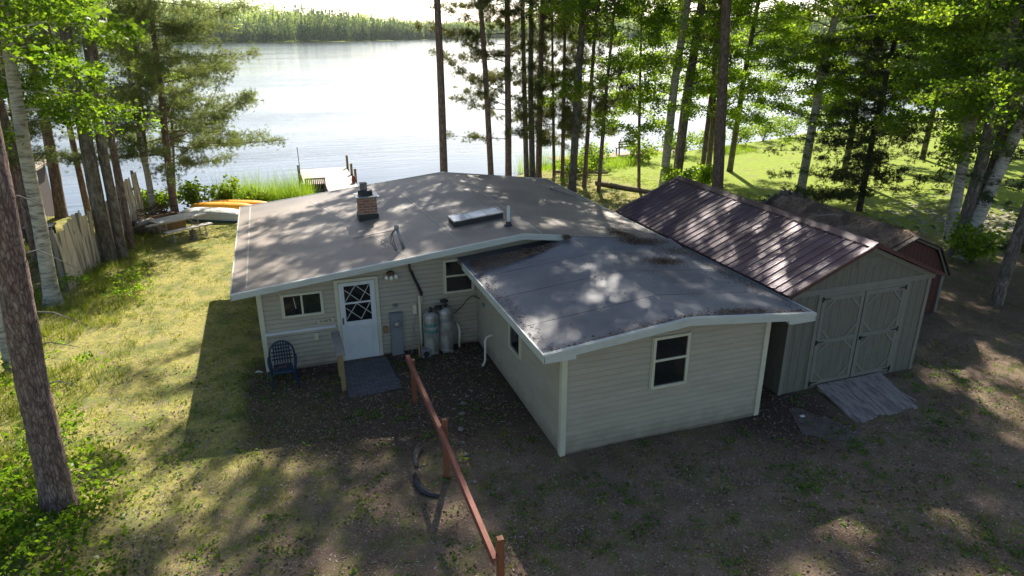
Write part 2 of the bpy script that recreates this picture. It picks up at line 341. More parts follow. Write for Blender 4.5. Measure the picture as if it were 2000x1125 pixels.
M['far_leafy'] = leaf_mat('far_leafy_foliage', (0.28,0.37,0.12), (0.46,0.53,0.16), .3, tcol=(1.5,1.5,.8), gloss=False, ns=.04)

# brick
mt, nt, p = nodes_mat('old_brick'); N = nt.nodes.new; K = nt.links.new
t = N('ShaderNodeTexCoord'); sx = N('ShaderNodeSeparateXYZ'); cb = N('ShaderNodeCombineXYZ'); ad = N('ShaderNodeMath'); ad.operation = 'ADD'
K(t.outputs['Object'], sx.inputs[0]); K(sx.outputs['X'], ad.inputs[0]); K(sx.outputs['Y'], ad.inputs[1]); K(ad.outputs[0], cb.inputs['X']); K(sx.outputs['Z'], cb.inputs['Y'])
bt = N('ShaderNodeTexBrick'); K(cb.outputs[0], bt.inputs['Vector']); bt.inputs['Scale'].default_value = 1; bt.inputs['Brick Width'].default_value = .21; bt.inputs['Row Height'].default_value = .075; bt.inputs['Mortar Size'].default_value = .008
bt.inputs['Color1'].default_value = (.24,.07,.04,1); bt.inputs['Color2'].default_value = (.32,.17,.11,1); bt.inputs['Mortar'].default_value = (.34,.31,.26,1)
K(bt.outputs['Color'], p.inputs['Base Color']); p.inputs['Roughness'].default_value = .9; M['brick'] = mt
mt, nt, p = nodes_mat('grey_pavers'); N = nt.nodes.new; K = nt.links.new
t = N('ShaderNodeTexCoord'); bt = N('ShaderNodeTexBrick'); K(t.outputs['Object'], bt.inputs['Vector']); bt.inputs['Scale'].default_value = 1; bt.inputs['Brick Width'].default_value = .2; bt.inputs['Row Height'].default_value = .1; bt.inputs['Mortar Size'].default_value = .007
bt.inputs['Color1'].default_value = (.085,.08,.085,1); bt.inputs['Color2'].default_value = (.12,.112,.115,1); bt.inputs['Mortar'].default_value = (.04,.035,.03,1)
K(bt.outputs['Color'], p.inputs['Base Color']); p.inputs['Roughness'].default_value = .85; M['paver'] = mt

# ------------------------------------------------------------------ ground, water
def ground():
    ax = np.concatenate([-np.geomspace(3500, 45, 26), np.arange(-44, -14, 1.5), np.arange(-14, 34, .35), np.arange(34, 90, 1.5), np.geomspace(91, 3500, 34)])
    ay = np.concatenate([-np.geomspace(3500, 12, 14), np.arange(-10, 2, 1.5), np.arange(2, 44, .35), np.arange(44, 90, 1.5), np.geomspace(91, 3500, 40)])
    X, Y = np.meshgrid(ax, ay); Z = height(X, Y)
    nx, ny = len(ax), len(ay); V = np.stack([X.ravel(), Y.ravel(), Z.ravel()], 1)
    i = np.arange(nx*ny).reshape(ny, nx); F = np.stack([i[:-1, :-1].ravel(), i[:-1, 1:].ravel(), i[1:, 1:].ravel(), i[1:, :-1].ravel()], 1)
    x, y = X.ravel(), Y.ravel(); d = lake_sd(x, y)
    grass = grassness(x, y); lawn = sstep(17.5, 21, x+.25*(y-22))*sstep(14, 21, y)
    lawn = np.maximum(lawn, sstep(60, 80, np.hypot(x, y))*.8)
    litter = litterness(x, y)
    mt, nt, p = nodes_mat('yard_ground'); N = nt.nodes.new; K = nt.links.new
    def attr(n): a = N('ShaderNodeAttribute'); a.attribute_name = n; return a.outputs['Fac']
    tcn = N('ShaderNodeTexCoord')
    def noise(s, det=6, r=.6):
        n = N('ShaderNodeTexNoise'); n.inputs['Scale'].default_value = s; n.inputs['Detail'].default_value = det; n.inputs['Roughness'].default_value = r; K(tcn.outputs['Object'], n.inputs['Vector']); return n.outputs['Fac']
    def ramp(f, a, b, c0, c1):
        r = N('ShaderNodeValToRGB'); r.color_ramp.elements[0].position = a; r.color_ramp.elements[1].position = b
        r.color_ramp.elements[0].color = (*c0, 1); r.color_ramp.elements[1].color = (*c1, 1); K(f, r.inputs['Fac']); return r.outputs['Color']
    def mix(f, a, b):
        x_ = N('ShaderNodeMix'); x_.data_type = 'RGBA'; K(f, x_.inputs[0]); K(a, x_.inputs[6]); K(b, x_.inputs[7]); return x_.outputs[2]
    def mth(op, a, b):
        q = N('ShaderNodeMath'); q.operation = op; q.use_clamp = (op == 'MULTIPLY')
        for k_, v_ in ((0, a), (1, b)):
            if isinstance(v_, (int, float)): q.inputs[k_].default_value = v_
            else: K(v_, q.inputs[k_])
        return q.outputs[0]
    dirt = mix(ramp(noise(38, 8, .75), .52, .68, (0, 0, 0), (1, 1, 1)), ramp(noise(1.1), .3, .7, (.075,.048,.032), (.205,.142,.098)), ramp(noise(5), .3, .7, (.34,.265,.20), (.46,.38,.30)))
    gr = ramp(noise(9, 8, .7), .3, .7, (.22,.23,.035), (.50,.43,.12))
    gr = mix(ramp(noise(1.3, 6, .65), .45, .62, (0,0,0), (.85,.85,.85)), gr, ramp(noise(11, 7, .7), .3, .7, (.075,.125,.018), (.17,.23,.035)))
    gr = mix(ramp(noise(2.9, 6, .7), .56, .66, (0,0,0), (.8,.8,.8)), gr, ramp(noise(21, 7, .7), .3, .7, (.22,.165,.11), (.36,.28,.20)))
    lw = ramp(noise(3.5, 8, .7), .3, .7, (.16,.23,.022), (.29,.35,.04))
    lw = mix(ramp(noise(.8, 6, .7), .52, .68, (0,0,0), (.7,.7,.7)), lw, ramp(noise(12, 7, .7), .3, .7, (.17,.16,.06), (.28,.25,.11)))
    lit = ramp(noise(26, 8, .8), .38, .65, (.035,.024,.018), (.105,.075,.055))
    gm = mth('MULTIPLY', mth('SUBTRACT', mth('ADD', attr('grass'), mth('MULTIPLY', noise(1.7, 5, .7), 1.0)), .88), 2.2)
    gm = mth('MULTIPLY', gm, ramp(noise(14, 7, .75), .38, .58, (.25,.25,.25), (1,1,1)))
    moss = ramp(noise(7, 7, .7), .3, .7, (.055,.078,.022), (.12,.15,.04)); mm_ = mth('MULTIPLY', ramp(noise(2.3, 6, .7), .50, .62, (0,0,0), (.8,.8,.8)), ramp(noise(17, 7, .75), .40, .56, (.1,.1,.1), (1,1,1)))
    dirt = mix(mm_, dirt, moss)
    c = mix(gm, dirt, gr); c = mix(attr('lawn'), c, lw); c = mix(attr('litter'), c, lit)
    K(c, p.inputs['Base Color']); p.inputs['Roughness'].default_value = .95; p.inputs['Specular IOR Level'].default_value = .15
    b_ = N('ShaderNodeBump'); b_.inputs['Strength'].default_value = .8; b_.inputs['Distance'].default_value = .03; K(noise(24, 8, .7), b_.inputs['Height']); K(b_.outputs[0], p.inputs['Normal'])
    o = np_mesh('ground', V, F, mt, smooth=True)
    for nm, val in (('grass', grass), ('lawn', lawn), ('litter', litter)):
        at = o.data.attributes.new(nm, 'FLOAT', 'POINT'); at.data.foreach_set('value', np.asarray(val, np.float32))
    tag(o, kind='structure')
def grassness(x, y):
    """how grassy the yard is: green towards the left yard and the shore, bare drive in front"""
    g = .36 + .51*sstep(2.5, -2.5, x - .12*(y-12))*sstep(6, 13, y) + .30*sstep(-2.2, -5, x)
    g = g + .6*sstep(24, 29, y)
    g = np.where((y < 7.5) & (x > -2), g*.9, g)
    return np.clip(g, 0, 1)
def litterness(x, y):
    a = sstep(4.2, 3.0, np.hypot((x-2.6)*.75, (y-13.6)*1.25)) * (x > -1.2)
    b = sstep(1.6, .6, np.hypot((x-9.2)*.9, y-9.6))
    c = sstep(.9, .2, np.abs(y-15.0))*(x > -.8)*(x < 4.5)
    e = sstep(2.2, .6, np.hypot(x+8.5, (y-25)*.35))*.75
    f = sstep(16, 19, x)*sstep(10, 11, y)*sstep(16, 13, y)*.35 + sstep(3.5, 1, np.hypot(x-27.5, (y-19.5)))*.5
    return np.clip(a*.85+b+c*.5+e+f, 0, 1)
ground()

mt, nt, p = nodes_mat('lake_water'); N = nt.nodes.new; K = nt.links.new
p.inputs['Base Color'].default_value = (.02,.035,.045,1); p.inputs['Roughness'].default_value = .12; p.inputs['IOR'].default_value = 1.333; p.inputs['Specular IOR Level'].default_value = .5
t = N('ShaderNodeTexCoord'); mpn = N('ShaderNodeMapping'); mpn.inputs['Rotation'].default_value = (0, 0, math.radians(20)); mpn.inputs['Scale'].default_value = (.35, 1.5, 1); K(t.outputs['Object'], mpn.inputs['Vector'])
n1 = N('ShaderNodeTexNoise'); n1.inputs['Scale'].default_value = .9; n1.inputs['Detail'].default_value = 6; n1.inputs['Roughness'].default_value = .6; K(mpn.outputs[0], n1.inputs['Vector'])
n2 = N('ShaderNodeTexNoise'); n2.inputs['Scale'].default_value = .035; n2.inputs['Detail'].default_value = 3; K(mpn.outputs[0], n2.inputs['Vector'])
mr_ = N('ShaderNodeMapRange'); mr_.inputs[1].default_value = .42; mr_.inputs[2].default_value = .60; mr_.inputs[3].default_value = .10; mr_.inputs[4].default_value = .62; K(n2.outputs['Fac'], mr_.inputs[0])
b_ = N('ShaderNodeBump'); K(mr_.outputs[0], b_.inputs['Strength']); b_.inputs['Distance'].default_value = .10; K(n1.outputs['Fac'], b_.inputs['Height']); K(b_.outputs[0], p.inputs['Normal'])
wb = MB(); wb.add([(x, y, WATER_Z) for x, y in LAKE], [tuple(range(len(LAKE)))])
# water sheet drawn a little larger than the outline so that the banks dip into it
cx_, cy_ = 60, 400
wb.v = [(x+(x-cx_)*.004*0, y-1.2 if y < 140 else y+3, z) for x, y, z in wb.v]
water = wb.build('water', mt); tag(water, kind='structure')
# ------------------------------------------------------------------ trees
def rnd_dirs(rng, n, flat=0.0):
    v = rng.normal(size=(n, 3)); v[:, 2] *= (1-flat); return v/np.linalg.norm(v, axis=1, keepdims=True)
def leaves(rng, C, size, flat=.45):
    n = len(C); u = rnd_dirs(rng, n, flat); w = rnd_dirs(rng, n, flat); w = np.cross(u, w); w /= np.linalg.norm(w, axis=1, keepdims=True)+1e-9
    s = size*rng.uniform(.55, 1.5, (n, 1)); a = C-u*s*.5; b = C+u*s*.55; c = C+w*s*.34+u*s*.05; d = C-w*s*.34+u*s*.05
    V = np.stack([a, d, b, c], 1).reshape(-1, 3); F = np.arange(4*n).reshape(-1, 4); return V, F
def needles(rng, C, D, k, ln, wd):
    n = len(C); C = np.repeat(C, k, 0); D = np.repeat(D, k, 0)
    v = rng.normal(size=(n*k, 3)); v /= np.linalg.norm(v, axis=1, keepdims=True); v = v+D*.75; v /= np.linalg.norm(v, axis=1, keepdims=True)+1e-9
    s = np.cross(v, rng.normal(size=(n*k, 3))); s /= np.linalg.norm(s, axis=1, keepdims=True)+1e-9
    l = ln*rng.uniform(.7, 1.2, (n*k, 1)); base = C+rng.normal(size=C.shape)*.02
    V = np.stack([base-s*wd/2, base+s*wd/2, base+v*l], 1).reshape(-1, 3); F = np.arange(3*n*k).reshape(-1, 3); return V, F

def trunk_at(path, z):
    for a, b in zip(path[:-1], path[1:]):
        if b[2] >= z: t = (z-a[2])/(b[2]-a[2]+1e-9); return np.array(a)+(np.array(b)-np.array(a))*t
    return np.array(path[-1])

def grow(kind, rad, pts, top, seed, label, group, z0, z1, L, nb, dens=1.0, name=None, leafm=None, barkm=None, size=None, bias=(0, 0), stubs=0, dead=None):
    rng = np.random.default_rng(seed); rr = random.Random(seed)
    pts = [list(q) for q in pts]; x0, y0, _ = pts[0]; gz = hz(x0, y0); pts[0][2] = gz-.15
    a, b = np.array(pts[-2]), np.array(pts[-1]); v = (b-a)/max(b[2]-a[2], .01); v[:2] = np.clip(v[:2], -.12, .12)
    path = [np.array(q, float) for q in pts]; z = path[-1][2]
    while z < top:
        step = min(2.5, top-z+.01); v[:2] = v[:2]*.85+rng.normal(size=2)*.008; q = path[-1]+v*step; path.append(q); z = q[2]
    cat = 'tree'
    root = thing(name or 'tree', label, cat, (x0, y0, gz), group)
    # trunk
    hs = np.linspace(pts[0][2], path[-1][2], 16); P = [trunk_at(path, h) for h in hs]; P[0] = path[0]
    rad *= .84; R = [rad*(1-.82*((h-hs[0])/(hs[-1]-hs[0]))**1.15) for h in hs]
    tb = MB(); fl = [P[0], P[0]+(P[1]-P[0])*.12, P[0]+(P[1]-P[0])*.35]+P[1:]
    if seed in (1, 2, 9):
        hs2 = np.linspace(pts[0][2], min(11, top), 90); PP = [np.array(trunk_at([path[0]]+path[1:], h)) for h in hs2]
        RR = [rad*(1-.82*((h-hs[0])/(hs[-1]-hs[0]))**1.15)*(1+.42*math.exp(-(h-gz)*3.2)) for h in hs2]
        tb.tube(PP, RR, n=26, jit=.045 if seed != 2 else .015, rng=rr)
        tb.tube([PP[-1]]+[q for q in P if q[2] > PP[-1][2]+.1], [RR[-1]]+[r_ for q, r_ in zip(P, R) if q[2] > PP[-1][2]+.1], n=12, caps=False)
    else: tb.tube(fl, [R[0]*1.45, R[0]*1.14, R[0]*1.02]+R[1:], n=12, jit=.05, rng=rr)
    # limbs
    tips = []; dirs = []
    for i in range(nb):
        f = (i+rng.random())/nb; z = z0+(z1-z0)*f
        if z > path[-1][2]-.2: continue
        o = trunk_at(path, z); az = rng.uniform(0, 2*math.pi); Ln = L(f)*rng.uniform(.6, 1.15)
        dx, dy = math.cos(az), math.sin(az); Ln *= 1+bias[0]*dx+bias[1]*dy
        if Ln < .25: continue
        if kind == 'pine': rise = rng.uniform(-.25, .45)
        elif kind == 'white': rise = rng.uniform(-.40, .35)
        elif kind == 'spruce': rise = rng.uniform(-.38, -.05)
        else: rise = rng.uniform(.10, .75)
        n = 5; q = [o]; dd = np.array([dx, dy, rise])
        for k in range(n):
            dd = dd+np.array([rng.normal()*.10, rng.normal()*.10, (.05 if kind in ('pine', 'white', 'spruce') else -.16)+rng.normal()*.05])
            q.append(q[-1]+dd*Ln/n)
        br = max(.010, rad*.20*(Ln/3.0))*(.6 if kind != 'leafy' else .8)
        tb.tube(q, [br*(1-.8*k/n) for k in range(n+1)], n=5, caps=False)
        m_ = max(3, int(Ln*(3.0 if kind == 'pine' else 4.2 if kind != 'leafy' else 3.4)*dens))
        for k in range(m_):
            s = rng.uniform(.22 if kind != 'spruce' else .08, 1.02); t_ = s*n; i0 = min(int(t_), n-1); bp = q[i0]+(q[i0+1]-q[i0])*(t_-i0)
            sd = np.array([-dy, dx, 0])*rng.choice([-1, 1])*rng.uniform(.3, 1)+np.array([dx, dy, 0])*rng.uniform(.2, .9)+np.array([0, 0, rng.uniform(-.2, .3)])
            tl = rng.uniform(.25, .55)*(1+.25*Ln)*(1.15-s*.6)
            e = bp+sd*tl
            if kind != 'leafy' or k % 2 == 0: tb.tube([bp, (bp+e)/2+np.array([0, 0, .03]), e], [br*.30+.004, br*.2+.003, .003], n=3, caps=False)
            w = max(2, int((4.5 if kind != 'leafy' else 3)*tl/.5))
            for j in range(w):
                tips.append(bp+(e-bp)*((j+.6)/w)+rng.normal(size=3)*.05); dirs.append(sd/np.linalg.norm(sd))
    if dead:
        pass
    trunk = part(tb, 'trunk', barkm or M.get({'white': 'pine'}.get(kind, kind), M['rough']), root, smooth=True)
    if tips:
        C = np.array(tips); D = np.array(dirs)
        if kind == 'leafy':
            k = int(17*dens)+7; C2 = np.repeat(C, k, 0); C2 = C2+rng.normal(size=C2.shape)*np.array([.17, .17, .10])
            V, F = leaves(rng, C2, size or .095)
        elif kind == 'spruce':
            C2 = np.repeat(C, 3, 0)+rng.normal(size=(len(C)*3, 3))*.06; V, F = needles(rng, C2, np.repeat(D, 3, 0), 9, .11, .020)
        else:
            q_ = 4 if kind == 'pine' else 3; C2 = np.repeat(C, q_, 0)+rng.normal(size=(len(C)*q_, 3))*(.075 if kind == 'pine' else .10); D2 = np.repeat(D, q_, 0)+np.array([0, 0, .35])
            V, F = needles(rng, C2, D2, 11, (.15 if kind == 'pine' else .12), (.017 if kind == 'pine' else .015))
        V = V-np.array([x0, y0, gz])
        lm = leafm or {'pine': M['needle_pine'], 'white': M['needle_white'], 'spruce': M['needle_spruce'], 'leafy': M['leaf_maple']}[kind]
        np_mesh('crown', V, F, lm, root)
    return root

def dead_branches(root, items):
    for a, mid, b, r in items:
        mb = MB(); mb.tube([a, mid, b], [r, r*.7, r*.25], n=5); part(mb, 'dead_branch', M['deadwood'], root, smooth=True)

pine_up = lambda f: 3.3*math.sin(math.pi*min(1, .18+.8*f))**.8
leafy_up = lambda f: 3.7*math.sin(math.pi*min(1, .26+.72*f))**.7
cone = lambda Lm: (lambda f: Lm*(1-.93*f))
GP, GB, GM, GY = 'red pines round the cabin', 'birches in the yard', 'leafy trees along the lake bank', 'young pines between the big trunks'
B = M['birch']; LB = M['leaf_birch']; LM = M['leaf_maple']

# left side of the yard
t = grow('pine', .27, [(-3.97,10.96,0),(-3.84,10.91,2.42),(-3.70,10.86,3.94),(-3.62,10.84,4.99)], 21, 1, 'big leaning red pine trunk in the left foreground, rising out of the leafy undergrowth', GP, 14, 21, pine_up, 22, .9, 'pine_tree')
dead_branches(t, [((-3.62,10.90,5.15),(-3.40,10.95,5.22),(-3.15,11.0,5.05),.018), ((-3.72,10.90,4.35),(-3.35,10.98,4.42),(-2.95,11.05,4.08),.017),
    ((-3.76,10.92,3.55),(-3.35,10.98,3.45),(-2.98,11.05,3.15),.016), ((-3.80,10.95,2.95),(-3.5,11.0,2.98),(-3.15,11.05,2.82),.013), ((-3.85,10.95,2.30),(-3.52,11.0,2.33),(-3.25,11.05,2.14),.014)])
t = grow('leafy', .235, [(-6.53,21.51,0),(-6.34,21.44,2.37),(-6.24,21.40,4.34),(-6.01,21.33,7.03)], 16, 2, 'white birch standing at the near end of the wooden fence', GB, 4.9, 15, lambda f: .74*leafy_up(f), 66, 1.3, 'birch_tree', M['leaf_bright'], B, .088, bias=(.12, -.25))
grow('leafy', .155, [(-6.36,17.16,0),(-6.29,17.13,1.07),(-6.20,17.10,2.06)], 12, 3, 'slim white birch trunk showing behind the big foreground pine', GB, 6.6, 11.5, leafy_up, 26, .9, 'birch_tree', M['leaf_bright'], B, .11)
def P3(k): return k
left = [
 ('pine', .165, [(-8.11,26.20,0),(-7.99,26.15,2.01),(-7.93,26.14,3.53),(-7.95,26.14,5.30)], 19, 4, 'thin reddish pine behind the birch, left of the fence'),
 ('pine', .27, [(-8.9,33.0,-.1),(-8.75,33.0,1.9),(-8.65,33.0,4.2),(-8.55,33.0,6.9)], 20, 5, 'straight pine right beside the corner of the dark cottage'),
 ('pine', .17, [(-8.2,34.4,-.6),(-8.2,34.4,1.2),(-8.18,34.4,3.0)], 18, 6, 'thinner pine just behind the fence, second from the dark cottage'),
 ('pine', .19, [(-10.6,35.4,-.6),(-10.55,35.4,1.7),(-10.4,35.4,3.9)], 19, 7, 'pine trunk rising behind the roof of the dark cottage'),
 ('pine', .21, [(-9.4,30.1,0),(-9.35,30.1,2.7),(-9.3,30.1,5.9)], 20, 8, 'pine standing in front of the wall of the dark cottage'),
 ('rough', .285, [(-5.83,25.62,0),(-5.76,25.59,2.47),(-5.69,25.57,4.32),(-5.61,25.54,6.52)], 19, 9, 'thick lichen-spotted trunk against the middle of the wooden fence'),
 ('rough', .205, [(-5.41,25.77,0),(-5.35,25.75,2.41),(-5.33,25.74,4.11),(-5.16,25.68,6.04)], 18, 10, 'medium rough-barked trunk just right of the thick lichen-spotted one'),
 ('pine', .135, [(-5.28,26.94,0),(-5.23,26.92,2.16),(-5.22,26.92,3.60),(-5.19,26.91,5.15)], 17, 11, 'slim pine trunk at the yard side of the fence, nearest the firewood'),
 ('pine', .14, [(-6.55,33.0,-.2),(-6.5,33.0,1.4),(-6.45,33.0,2.9)], 17, 12, 'slim pine trunk seen between the two thick trunks, behind the fence'),
]
for kd, r_, pt, tp, sd, lb in left:
    kk = 'pine' if kd == 'pine' else 'pine'
    grow(kk, r_, pt, tp, sd, lb, GP, 8.5 if sd not in (9, 10) else 7.0, tp, pine_up, 34, 1.0, 'pine_tree', barkm=M[kd], leafm=M['needle_white'] if sd in (9, 10, 11, 12) else None)
grow('leafy', .17, [(-5.21,31.99,0),(-5.12,31.96,1.67),(-5.18,31.98,2.85),(-5.12,31.96,4.71)], 10, 13, 'small birch at the far end of the fence by the water', GB, 5, 10, cone(1.8), 18, .8, 'birch_tree', LB, B)
grow('white', .14, [(-5.42,33.3,0),(-5.35,33.3,1.78),(-5.19,33.3,3.38)], 12, 14, 'dark trunk close behind the small birch at the water', GP, 3.5, 12, cone(2.2), 30, .9, 'pine_tree', barkm=M['rough'])
grow('white', .19, [(-4.33,31.67,0),(-4.24,31.64,2.21),(-4.02,31.56,4.91),(-3.88,31.52,7.44)], 15, 15, 'white pine with long airy boughs reaching out over the lake', GP, 2.2, 15, lambda f: 4.6*(1-.72*f), 170, 1.45, 'white_pine', bias=(.15, .30))
grow('white', .085, [(-4.7,34.6,-1),(-4.5,34.6,1.1),(-4.3,34.6,2.4)], 8, 16, 'very thin bare-stemmed tree at the shore beside the white pine', GP, 3.5, 8, cone(1.5), 16, .7, 'pine_tree', barkm=M['rough'])
grow('white', .22, [(-9.6,27.5,0),(-9.5,27.5,4),(-9.3,27.5,8)], 16, 17, 'dense pine filling the upper left corner behind the birches', GP, 3.2, 16, lambda f: 4.2*(1-.6*f), 150, 1.4, 'white_pine')

# behind the cabin
grow('pine', .215, [(7.04,29.32,0),(7.05,29.32,1.56),(7.07,29.31,5.17),(7.04,29.32,8.59)], 23, 21, 'tall bare pine trunk alone against the open lake', GP, 8.5, 23, lambda f: 3.9-.8*f if f < .6 else 8.5*(1.0-f)+.1, 84, 1.1, 'pine_tree', bias=(-.25, 0))
grow('pine', .18, [(9.96,31.48,0),(9.77,31.54,4.95),(9.57,31.61,8.71)], 22, 22, 'slightly tilted pine, second trunk right of the open lake', GP, 7.6, 22, lambda f: 4.0-f if f < .6 else 8.5*(1-f)+.1, 48, 1.05, 'pine_tree')
grow('pine', .21, [(11.06,32.15,0),(11.05,32.16,4.88),(11.04,32.16,8.75)], 22, 23, 'straight pine with low shaggy boughs, third trunk right of the open lake', GP, 2.4, 22, lambda f: 2.6+1.2*f if f < .6 else 3.6*(1.25-f), 150, 1.15, 'pine_tree', bias=(-.35, 0))
grow('pine', .165, [(12.29,32.78,0),(12.14,32.83,4.81),(12.04,32.87,8.79)], 20, 24, 'grey mossy trunk forming the left half of the close pair', GP, 7, 20, pine_up, 34, 1.0, 'pine_tree', barkm=M['rough'])
grow('pine', .19, [(12.68,32.96,0),(12.54,33.01,4.78),(12.56,33.01,8.80)], 21, 25, 'grey mossy trunk forming the right half of the close pair', GP, 7, 21, pine_up, 34, 1.0, 'pine_tree', barkm=M['rough'])
grow('pine', .20, [(13.23,33.51,0),(13.25,33.50,4.73),(13.33,33.48,8.83)], 22, 26, 'reddish pine directly right of the grey pair', GP, 8, 22, pine_up, 60, 1.15, 'pine_tree')
grow('pine', .105, [(14.40,34.16,-.1),(14.26,34.21,4.66),(14.13,34.26,8.87)], 15, 27, 'thin young pine with tufted boughs beside the reddish pine', GY, 1.4, 13, cone(2.7), 120, 1.2, 'pine_tree', barkm=M['rough'])
grow('pine', .13, [(14.43,33.09,0),(14.41,33.10,3.97),(14.37,33.11,8.83)], 17, 28, 'slender pine standing left of the dark thick trunk', GY, 2.0, 15, cone(2.5), 100, 1.2, 'pine_tree')
grow('leafy', .23, [(13.69,30.17,0),(13.80,30.13,4.25),(13.95,30.08,8.70)], 23, 29, 'thick dark trunk just off the far corner of the cabin roof', GM, 7.5, 23, lambda f: 1.4+3.8*math.sin(math.pi*min(1,.1+.85*f))**.7, 120, .95, 'maple_tree', LM, M['rough'], .10)
grow('pine', .135, [(14.68,30.89,0),(14.81,30.84,4.15),(14.96,30.79,8.74)], 17, 30, 'slender pine right of the dark thick trunk', GY, 2.4, 15, cone(2.5), 85, 1.2, 'pine_tree')
grow('leafy', .12, [(14.93,29.74,0),(15.06,29.70,4.24),(15.23,29.64,7.40)], 14, 31, 'slim leaning trunk beside the far end of the cabin roof', GY, 3.2, 13, lambda f: 2.6*(1-.4*f), 46, .9, 'maple_tree', LM, M['pine'], .10)
grow('leafy', .10, [(17.07,29.52,0),(16.93,29.57,2.25),(16.77,29.63,6.05)], 12, 32, 'thin upright trunk standing by the fallen log', GY, 2.6, 11, lambda f: 2.4*(1-.4*f), 50, 1.0, 'maple_tree', LM, M['pine'], .10)
grow('leafy', .27, [(18.48,29.56,0),(18.60,29.52,4.62),(18.94,29.40,8.95)], 20, 33, 'tall grey-white birch behind the ridge of the maroon shed roof', GB, 3.8, 21, leafy_up, 90, .9, 'birch_tree', LB, B, .10)
grow('leafy', .30, [(19.41,29.87,0),(19.57,29.82,4.08),(19.88,29.71,8.53)], 21, 34, 'thick dark trunk close to the right of the grey-white birch', GM, 4.4, 21, leafy_up, 60, .8, 'maple_tree', LM, M['rough'], .10)
grow('pine', .155, [(21.15,30.21,0),(21.23,30.19,3.49),(21.31,30.16,7.40)], 18, 35, 'slender leaning pine left of the large pine at the lawn', GY, 6.5, 18, cone(2.6), 46, 1.0, 'pine_tree')
grow('leafy', .18, [(22.37,31.38,0),(22.36,31.38,3.33),(22.09,31.48,6.42)], 15, 36, 'dark trunk half hidden behind the large pine at the lawn', GM, 2.8, 15, lambda f: 3.4*(1-.4*f), 70, .9, 'maple_tree', LM, M['rough'], .10)
grow('pine', .31, [(19.27,26.11,0),(18.99,26.20,4.85),(18.80,26.27,8.60)], 24, 37, 'largest pine trunk, at the edge of the lawn behind the maroon roof', GP, 9, 24, lambda f: 4.3*math.sin(math.pi*min(1, .2+.78*f))**.8, 130, 1.4, 'pine_tree')
grow('leafy', .20, [(24.11,31.83,0),(24.34,31.75,5.35),(24.59,31.66,8.64)], 17, 38, 'leafy tree on the bank between the large pine and the lawn birch', GM, 3.2, 17, leafy_up, 95, 1.0, 'maple_tree', LM, M['rough'], .10)
# right side
grow('leafy', .255, [(23.86,25.91,0),(23.97,25.87,3.59),(24.06,25.84,6.30),(24.30,25.75,8.64)], 19, 39, 'lone birch on the lawn beside the needle-covered shed roof', GB, 3.2, 19, leafy_up, 112, 1.0, 'birch_tree', LB, B, .10)
grow('spruce', .16, [(23.85,22.25,0),(23.87,22.25,3.98),(23.99,22.20,6.40),(24.14,22.15,8.49)], 15, 40, 'dark drooping spruce on the lawn behind the red shed', GY, .7, 15, lambda f: 3.6*(1-.9*f)**.8, 190, 1.1, 'spruce_tree')
grow('leafy', .24, [(23.61,17.70,0),(23.49,17.75,3.21),(23.41,17.78,5.85),(23.34,17.80,8.30)], 18, 41, 'birch trunk at the left of the clump beside the red shed', GB, 3.4, 18, leafy_up, 100, 1.0, 'birch_tree', LB, B, .095)
grow('leafy', .25, [(22.0,16.15,0),(22.17,16.09,3.03),(22.15,16.10,5.50),(22.09,16.12,7.93)], 19, 42, 'dark mossy trunk in the middle of the clump beside the red shed', GM, 4.2, 19, leafy_up, 100, 1.0, 'maple_tree', LM, M['rough'], .095, bias=(-.35, -.2))
grow('leafy', .22, [(22.1,16.25,0),(22.77,16.09,2.65),(22.77,16.09,5.32),(22.74,16.10,7.64)], 18, 43, 'dark leaning trunk at the back of the clump beside the red shed', GM, 5.0, 18, leafy_up, 60, 1.0, 'maple_tree', LM, M['rough'], .095)
grow('leafy', .26, [(21.99,15.94,0),(22.41,15.79,2.21),(22.73,15.68,3.91),(22.99,15.59,5.04)], 17, 44, 'strongly leaning white birch at the right of the clump', GB, 5.0, 17, leafy_up, 64, 1.0, 'birch_tree', LB, B, .095)
grow('spruce', .20, [(18.97,12.40,0),(19.06,12.37,1.46),(19.16,12.33,2.92),(19.25,12.30,4.56)], 15, 45, 'leaning dark trunk with thin dead-looking boughs at the right edge', GM, 1.2, 15, lambda f: 2.6*(1-.5*f), 50, .8, 'spruce_tree', barkm=M['rough'])
# trees further right and round the bay, closing the view
far = [(29,28.5,17,51,'leafy tree beyond the lawn, between the birch and the spruce'),(33,25,18,52,'broad leafy tree at the back of the lawn behind the spruce'),(37.5,31,16,53,'leafy tree at the water beyond the lawn'),
       (36,20,17,54,'leafy tree behind the leaning clump'),(44,34,17,55,'rounded tree on the bank of the bay'),(48,24,18,56,'tree at the far side of the neighbouring lawn'),
       (31,14.5,16,57,'leafy tree beyond the stone edging at the right'),(40,13,17,58,'tree at the right edge behind the leaning spruce trunk'),(56,40,18,59,'distant tree at the bend of the bay')]
for x, y, h_, sd, lb in far:
    z = hz(x, y); grow('leafy', .2, [(x, y, z), (x+.1, y, z+4), (x+.2, y, z+8)], h_, sd, lb, GM, 3.2 if sd in (51, 55) else 2.4, h_, leafy_up, 66, .8, 'maple_tree', M['leaf_bright'], M['rough'], .17)
# trees outside the frame to the right whose shade falls over the drive
for x, y, h_, sd, lb in [(16.5, 19.6, 20, 61, 'tall pine rising from behind the red shed')]:
    pass

def vnoise(X, Y, s, seed):
    r = np.random.default_rng(seed); g = r.random((64, 64)); u = X*s+200; v = Y*s+200; i = np.floor(u).astype(int); j = np.floor(v).astype(int); a = u-i; b = v-j; a = a*a*(3-2*a); b = b*b*(3-2*b)
    G = lambda p, q: g[p % 64, q % 64]
    return G(i, j)*(1-a)*(1-b)+G(i+1, j)*a*(1-b)+G(i, j+1)*(1-a)*b+G(i+1, j+1)*a*b
